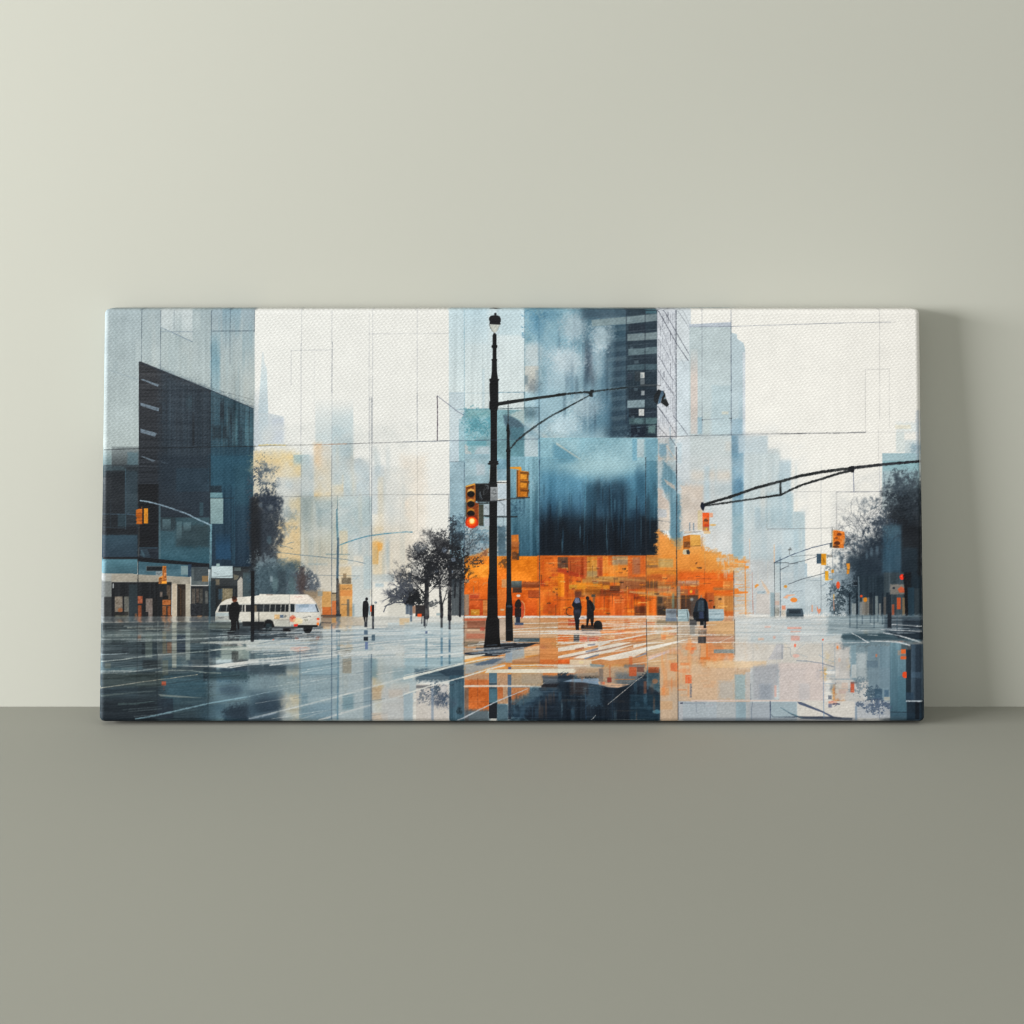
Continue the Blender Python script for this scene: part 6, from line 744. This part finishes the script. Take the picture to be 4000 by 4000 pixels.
# ---- tuned surface and light values
WALL_C = (.400,.402,.346); FLOOR_C = (.262,.262,.222)
INK_GAIN = .71; WEAVE = .24
KEY = ((-6.5,-2.6,1.35), (.0,0,.45), 4.8, 2.0, 1195, (1,.997,1.03))
SPOT = ((.9,-3.2,2.0), (.42,-.03,.32), 118, 16)
AMB = ((1,1.005,.97), .71)
# ================================================================ scene
def tag(o, **kw):
    for k, v in kw.items(): o[k] = v
    return o
def mat(name):
    m = bpy.data.materials.new(name); m.use_nodes = True
    n = m.node_tree.nodes; l = m.node_tree.links
    return m, n, l, n['Principled BSDF']
def matte(name, base, var, rough, bump=.02, scale=900):
    m, n, l, b = mat(name)
    tc = n.new('ShaderNodeTexCoord')
    n1 = n.new('ShaderNodeTexNoise'); n1.inputs['Scale'].default_value = 1.6; n1.inputs['Detail'].default_value = 4
    n2 = n.new('ShaderNodeTexNoise'); n2.inputs['Scale'].default_value = scale; n2.inputs['Detail'].default_value = 3
    for q in (n1, n2): l.new(tc.outputs['Object'], q.inputs['Vector'])
    r = n.new('ShaderNodeMapRange'); r.inputs[3].default_value = 1-var; r.inputs[4].default_value = 1+var
    l.new(n1.outputs['Fac'], r.inputs[0])
    r2 = n.new('ShaderNodeMapRange'); r2.inputs[3].default_value = .955; r2.inputs[4].default_value = 1.045
    l.new(n2.outputs['Fac'], r2.inputs[0])
    mu = n.new('ShaderNodeMath'); mu.operation = 'MULTIPLY'; l.new(r.outputs[0], mu.inputs[0]); l.new(r2.outputs[0], mu.inputs[1])
    vm = n.new('ShaderNodeVectorMath'); vm.operation = 'SCALE'; vm.inputs[0].default_value = base; l.new(mu.outputs[0], vm.inputs['Scale'])
    l.new(vm.outputs[0], b.inputs['Base Color'])
    b.inputs['Roughness'].default_value = rough; b.inputs['Specular IOR Level'].default_value = .2
    bp = n.new('ShaderNodeBump'); bp.inputs['Strength'].default_value = bump; bp.inputs['Distance'].default_value = .001
    l.new(n2.outputs['Fac'], bp.inputs['Height']); l.new(bp.outputs[0], b.inputs['Normal'])
    return m
def sheet(name, verts, m, label):
    me = bpy.data.meshes.new(name); me.from_pydata(verts, [], [tuple(range(len(verts)))]); me.update()
    o = bpy.data.objects.new(name, me); col.objects.link(o); me.materials.append(m)
    return tag(o, kind='structure', label=label, category='wall' if name == 'wall' else 'floor')
wall_m = matte('wall_paint', (WALL_C[0], WALL_C[1], WALL_C[2]), .012, .9)
floor_m = matte('floor_paint', (FLOOR_C[0], FLOOR_C[1], FLOOR_C[2]), .012, .85)
sheet('wall', [(-6,0,0),(6,0,0),(6,0,4),(-6,0,4)], wall_m, 'smooth pale sage wall behind the leaning canvas')
sheet('floor', [(-6,-6,0),(6,-6,0),(6,0,0),(-6,0,0)], floor_m, 'smooth grey green floor the canvas stands on')

# ---- the stretched canvas: local x across, y into the stretcher, z up the leaning face
CW, CH, CT, CR = 1.1950, .5945, .0470, .0075
root = bpy.data.objects.new('canvas_print', None); col.objects.link(root)
lean = math.atan(.0385/.5930)
root.location = (0, -.0919, .0056)
root.rotation_euler = (-lean, 0, 0)
tag(root, label='wide stretched canvas painting of a rainy city street leaning on the wall', category='painting')
root.empty_display_size = .1
PITCH = .00090
def samples(n0, n1):
    b = [CR*q for q in (.0, .12, .25, .4, .55, .7, .85)]
    k = int(round((n1-n0-2*CR)/PITCH))
    return np.array([n0+q for q in b]+list(np.linspace(n0+CR, n1-CR, k+1))+[n1-q for q in reversed(b)])
xs = samples(-CW/2, CW/2); zs = samples(0, CH)
def rounded(P):                                        # push box points onto the box with rounded edges
    lo = np.array([-CW/2+CR, CR, CR]); hi = np.array([CW/2-CR, CT-.001, CH-CR])
    q = np.clip(P, lo, hi); d = P-q; n = np.linalg.norm(d, axis=1, keepdims=True)
    return np.where(n > 1e-9, q+d/np.maximum(n, 1e-9)*np.minimum(CR, np.where(P[:,1:2] > CT-.0015, .001, CR)), P)
def grid_mesh(name, P, nu, nv, flip=False):
    me = bpy.data.meshes.new(name)
    idx = np.arange(nu*nv).reshape(nv, nu)
    f = np.stack([idx[:-1,:-1], idx[:-1,1:], idx[1:,1:], idx[1:,:-1]], -1).reshape(-1, 4)
    if flip: f = f[:, ::-1]
    me.vertices.add(len(P)); me.vertices.foreach_set('co', P.astype(np.float32).ravel())
    me.loops.add(f.size); me.loops.foreach_set('vertex_index', f.astype(np.int32).ravel())
    me.polygons.add(len(f)); me.polygons.foreach_set('loop_start', np.arange(0, f.size, 4, dtype=np.int32))
    me.polygons.foreach_set('use_smooth', np.ones(len(f), bool))
    me.update(calc_edges=True)
    return me
def picture_at(x, z):
    """linear colour of the printed picture at canvas position x (across), z (up the face)"""
    wy = root.location.y+z*math.sin(lean); wz = root.location.z+z*math.cos(lean)
    d = wy-CAM_Y
    px = ((2000+F_PX*x/d)-PX0)*RS-.5; py = ((HORIZON+F_PX*(CAM_H-wz)/d)-PY0)*RS-.5
    px = np.clip(px, 0, PW-1.001); py = np.clip(py, 0, PH-1.001)
    xi = px.astype(int); yi = py.astype(int); fx = (px-xi)[:,None]; fy = (py-yi)[:,None]
    c = (IMG[yi,xi]*(1-fx)+IMG[yi,xi+1]*fx)*(1-fy)+(IMG[yi+1,xi]*(1-fx)+IMG[yi+1,xi+1]*fx)*fy
    c = np.clip(c/255, 0, 1)
    return np.where(c <= .04045, c/12.92, ((c+.055)/1.055)**2.4)
def paint(me, x, z):
    lin = picture_at(x, z)*INK_GAIN
    ca = me.color_attributes.new('ink', 'FLOAT_COLOR', 'POINT')
    ca.data.foreach_set('color', np.concatenate([np.clip(lin, 0, .93), np.ones((len(x),1))], 1).astype(np.float32).ravel())
cm, n, l, b = mat('printed_canvas')
at_ = n.new('ShaderNodeAttribute'); at_.attribute_name = 'ink'
tc = n.new('ShaderNodeTexCoord')
def math_(op, a, c=None):
    q = n.new('ShaderNodeMath'); q.operation = op
    for i, v in enumerate((a, c)):
        if v is None: continue
        if isinstance(v, (int, float)): q.inputs[i].default_value = v
        else: l.new(v, q.inputs[i])
    return q.outputs[0]
# twill-like weave: short raised threads in staggered, slightly wandering rows
wn = n.new('ShaderNodeTexNoise'); wn.inputs['Scale'].default_value = 60; wn.inputs['Detail'].default_value = 2
l.new(tc.outputs['Object'], wn.inputs['Vector'])
wob = n.new('ShaderNodeVectorMath'); wob.operation = 'SCALE'; wob.inputs['Scale'].default_value = .0060
sub = n.new('ShaderNodeVectorMath'); sub.operation = 'SUBTRACT'; sub.inputs[1].default_value = (.5,.5,.5)
l.new(wn.outputs['Color'], sub.inputs[0]); l.new(sub.outputs[0], wob.inputs[0])
add = n.new('ShaderNodeVectorMath'); l.new(tc.outputs['Object'], add.inputs[0]); l.new(wob.outputs[0], add.inputs[1])
sp = n.new('ShaderNodeSeparateXYZ'); l.new(add.outputs[0], sp.inputs[0])
X, Z = sp.outputs['X'], sp.outputs['Z']
Zt = math_('ADD', Z, math_('MULTIPLY', X, -.12))                 # rows climb a little to the right
row = math_('FLOOR', math_('DIVIDE', Zt, .0039))
ridge = math_('COSINE', math_('MULTIPLY', math_('ADD', math_('FRACT', math_('DIVIDE', Zt, .0039)), -.5), 2*math.pi))
thr = math_('COSINE', math_('MULTIPLY', math_('ADD', math_('DIVIDE', X, .0068), math_('MULTIPLY', row, .43)), 2*math.pi))
weave = math_('MULTIPLY', math_('ADD', ridge, .55), math_('ADD', math_('MULTIPLY', thr, .42), .45))
weave = math_('MAXIMUM', weave, -.2)
fn = n.new('ShaderNodeTexNoise'); fn.inputs['Scale'].default_value = 900; fn.inputs['Detail'].default_value = 3; l.new(tc.outputs['Object'], fn.inputs['Vector'])
weave = math_('ADD', weave, math_('MULTIPLY', fn.outputs['Fac'], .3))
bp = n.new('ShaderNodeBump'); bp.inputs['Distance'].default_value = .0006
fade = n.new('ShaderNodeMapRange'); fade.inputs[1].default_value = .10; fade.inputs[2].default_value = .40; fade.inputs[3].default_value = WEAVE*.45; fade.inputs[4].default_value = WEAVE
l.new(Z, fade.inputs[0]); l.new(fade.outputs[0], bp.inputs['Strength'])        # the sheet is pulled flatter towards the bottom bar
l.new(weave, bp.inputs['Height']); l.new(bp.outputs[0], b.inputs['Normal'])
# relief shading put into the colour: thread tops lighter, gaps darker
tone = n.new('ShaderNodeMapRange'); tone.inputs[1].default_value = -.4; tone.inputs[2].default_value = 1.2; tone.inputs[3].default_value = .97; tone.inputs[4].default_value = 1.035
l.new(weave, tone.inputs[0])
vm = n.new('ShaderNodeVectorMath'); vm.operation = 'SCALE'; l.new(at_.outputs['Color'], vm.inputs[0]); l.new(tone.outputs[0], vm.inputs['Scale'])
l.new(vm.outputs[0], b.inputs['Base Color'])
b.inputs['Roughness'].default_value = .55; b.inputs['Specular IOR Level'].default_value = .13
paint_all()
gx, gz = np.meshgrid(xs, zs)
P = np.stack([gx.ravel(), np.zeros(gx.size), gz.ravel()], 1)
me = grid_mesh('printed_front', rounded(P), len(xs), len(zs))
paint(me, P[:,0], P[:,2]); me.materials.append(cm)
front = bpy.data.objects.new('printed_front', me); col.objects.link(front); front.parent = root
# the four turned-over sides and the back in one wrapped sheet: a ring round the canvas, carried to the back
ring = [(x, 0.) for x in xs[::4]]+[(CW/2, 0.)]+[(CW/2, z) for z in zs[1::4]]+[(CW/2, CH)]+[(x, CH) for x in xs[::-1][1::4]]+[(-CW/2, CH)]+[(-CW/2, z) for z in zs[::-1][1::4]]
ring = [ring[i] for i in range(len(ring)) if i == 0 or math.dist(ring[i], ring[i-1]) > 1e-7]
if math.dist(ring[0], ring[-1]) < 1e-7: ring.pop()
depths = [CR*q for q in (0, .15, .3, .45, .6, .75, .9, 1)]+list(np.linspace(CR*1.3, CT-.0012, 10))+[CT]
bmv = []; col_xy = []
for d in depths:
    for x, z in ring:
        bmv.append((x, d, z))
        k = max(0., d)                                   # the print carries on round the edge, mirrored
        col_xy.append((math.copysign(max(0, abs(x)-(k if abs(abs(x)-CW/2) < 1e-6 else 0)), x), abs(z-k) if z < 1e-6 else (z-k if abs(z-CH) < 1e-6 else z)))
bmv = rounded(np.array(bmv)); nr = len(ring)
faces = [(i*nr+j, i*nr+(j+1)%nr, (i+1)*nr+(j+1)%nr, (i+1)*nr+j) for i in range(len(depths)-1) for j in range(nr)]
faces.append(tuple((len(depths)-1)*nr+j for j in range(nr)))
me2 = bpy.data.meshes.new('wrapped_edge'); me2.from_pydata([tuple(v) for v in bmv], [], [f[::-1] for f in faces]); me2.update()
for p in me2.polygons: p.use_smooth = len(p.vertices) == 4
col_xy = np.array(col_xy); paint(me2, col_xy[:,0], col_xy[:,1]); me2.materials.append(cm)
edge = bpy.data.objects.new('wrapped_edge', me2); col.objects.link(edge); edge.parent = root
bm = bmesh.new(); bm.from_mesh(me2); bmesh.ops.recalc_face_normals(bm, faces=bm.faces); bm.to_mesh(me2); bm.free()

# two thin unseen pads added to lift the canvas for a dark gap below
fm = matte('felt', (.03,.03,.03), .05, .95)
for x in (-.46, .46):
    bm = bmesh.new(); bmesh.ops.create_cube(bm, size=1)
    t = CT*.62; h = .0056-t*math.sin(lean)+.0004
    for v in bm.verts: v.co = Vector((x+v.co.x*.03, -.0919+t*math.cos(lean)+v.co.y*.014, h/2+v.co.z*h))
    bm.transform(root.matrix_basis.inverted()); pm = bpy.data.meshes.new('added_felt_pad'); bm.to_mesh(pm); bm.free(); pm.materials.append(fm)
    po = bpy.data.objects.new('added_felt_pad', pm); col.objects.link(po); po.parent = root

# ================================================================ light, world, camera
def area(name, loc, aim, w, h, power, c):
    d = bpy.data.lights.new(name, 'AREA'); d.shape = 'RECTANGLE'; d.size = w; d.size_y = h; d.energy = power; d.color = c
    o = bpy.data.objects.new(name, d); col.objects.link(o); o.location = loc
    o.rotation_euler = (Vector(aim)-Vector(loc)).to_track_quat('-Z', 'Y').to_euler(); return o
area('studio_softbox', *KEY)
s_ = bpy.data.lights.new('added_fill_spot', 'SPOT'); s_.energy = SPOT[2]; s_.spot_size = math.radians(SPOT[3]); s_.spot_blend = 1; s_.shadow_soft_size = .25; s_.color = (1,1,1)  # unseen spot added to brighten the right part of the canvas
so = bpy.data.objects.new('added_fill_spot', s_); col.objects.link(so); so.location = SPOT[0]
so.rotation_euler = (Vector(SPOT[1])-Vector(SPOT[0])).to_track_quat('-Z', 'Y').to_euler()
w = bpy.data.worlds.new('World'); scene.world = w; w.use_nodes = True
w.node_tree.nodes['Background'].inputs[0].default_value = (*AMB[0], 1); w.node_tree.nodes['Background'].inputs[1].default_value = AMB[1]
cd = bpy.data.cameras.new('camera'); cam = bpy.data.objects.new('camera', cd); col.objects.link(cam)
cam.location = (0, CAM_Y, CAM_H); cam.rotation_euler = (math.radians(90), 0, 0)
cd.sensor_width = 36; cd.lens = 36*F_PX/4000; cd.shift_y = -(2000-HORIZON)/4000; cd.clip_start = .05; cd.clip_end = 60
scene.camera = cam
vs = scene.view_settings; vs.view_transform = 'Standard'; vs.look = 'None'; vs.exposure = 0; vs.gamma = 1; vs.use_curve_mapping = False
scene.cycles.max_bounces = 6; scene.cycles.diffuse_bounces = 4
scene.cycles.pixel_filter_type = 'BLACKMAN_HARRIS'; scene.cycles.filter_width = 1.15
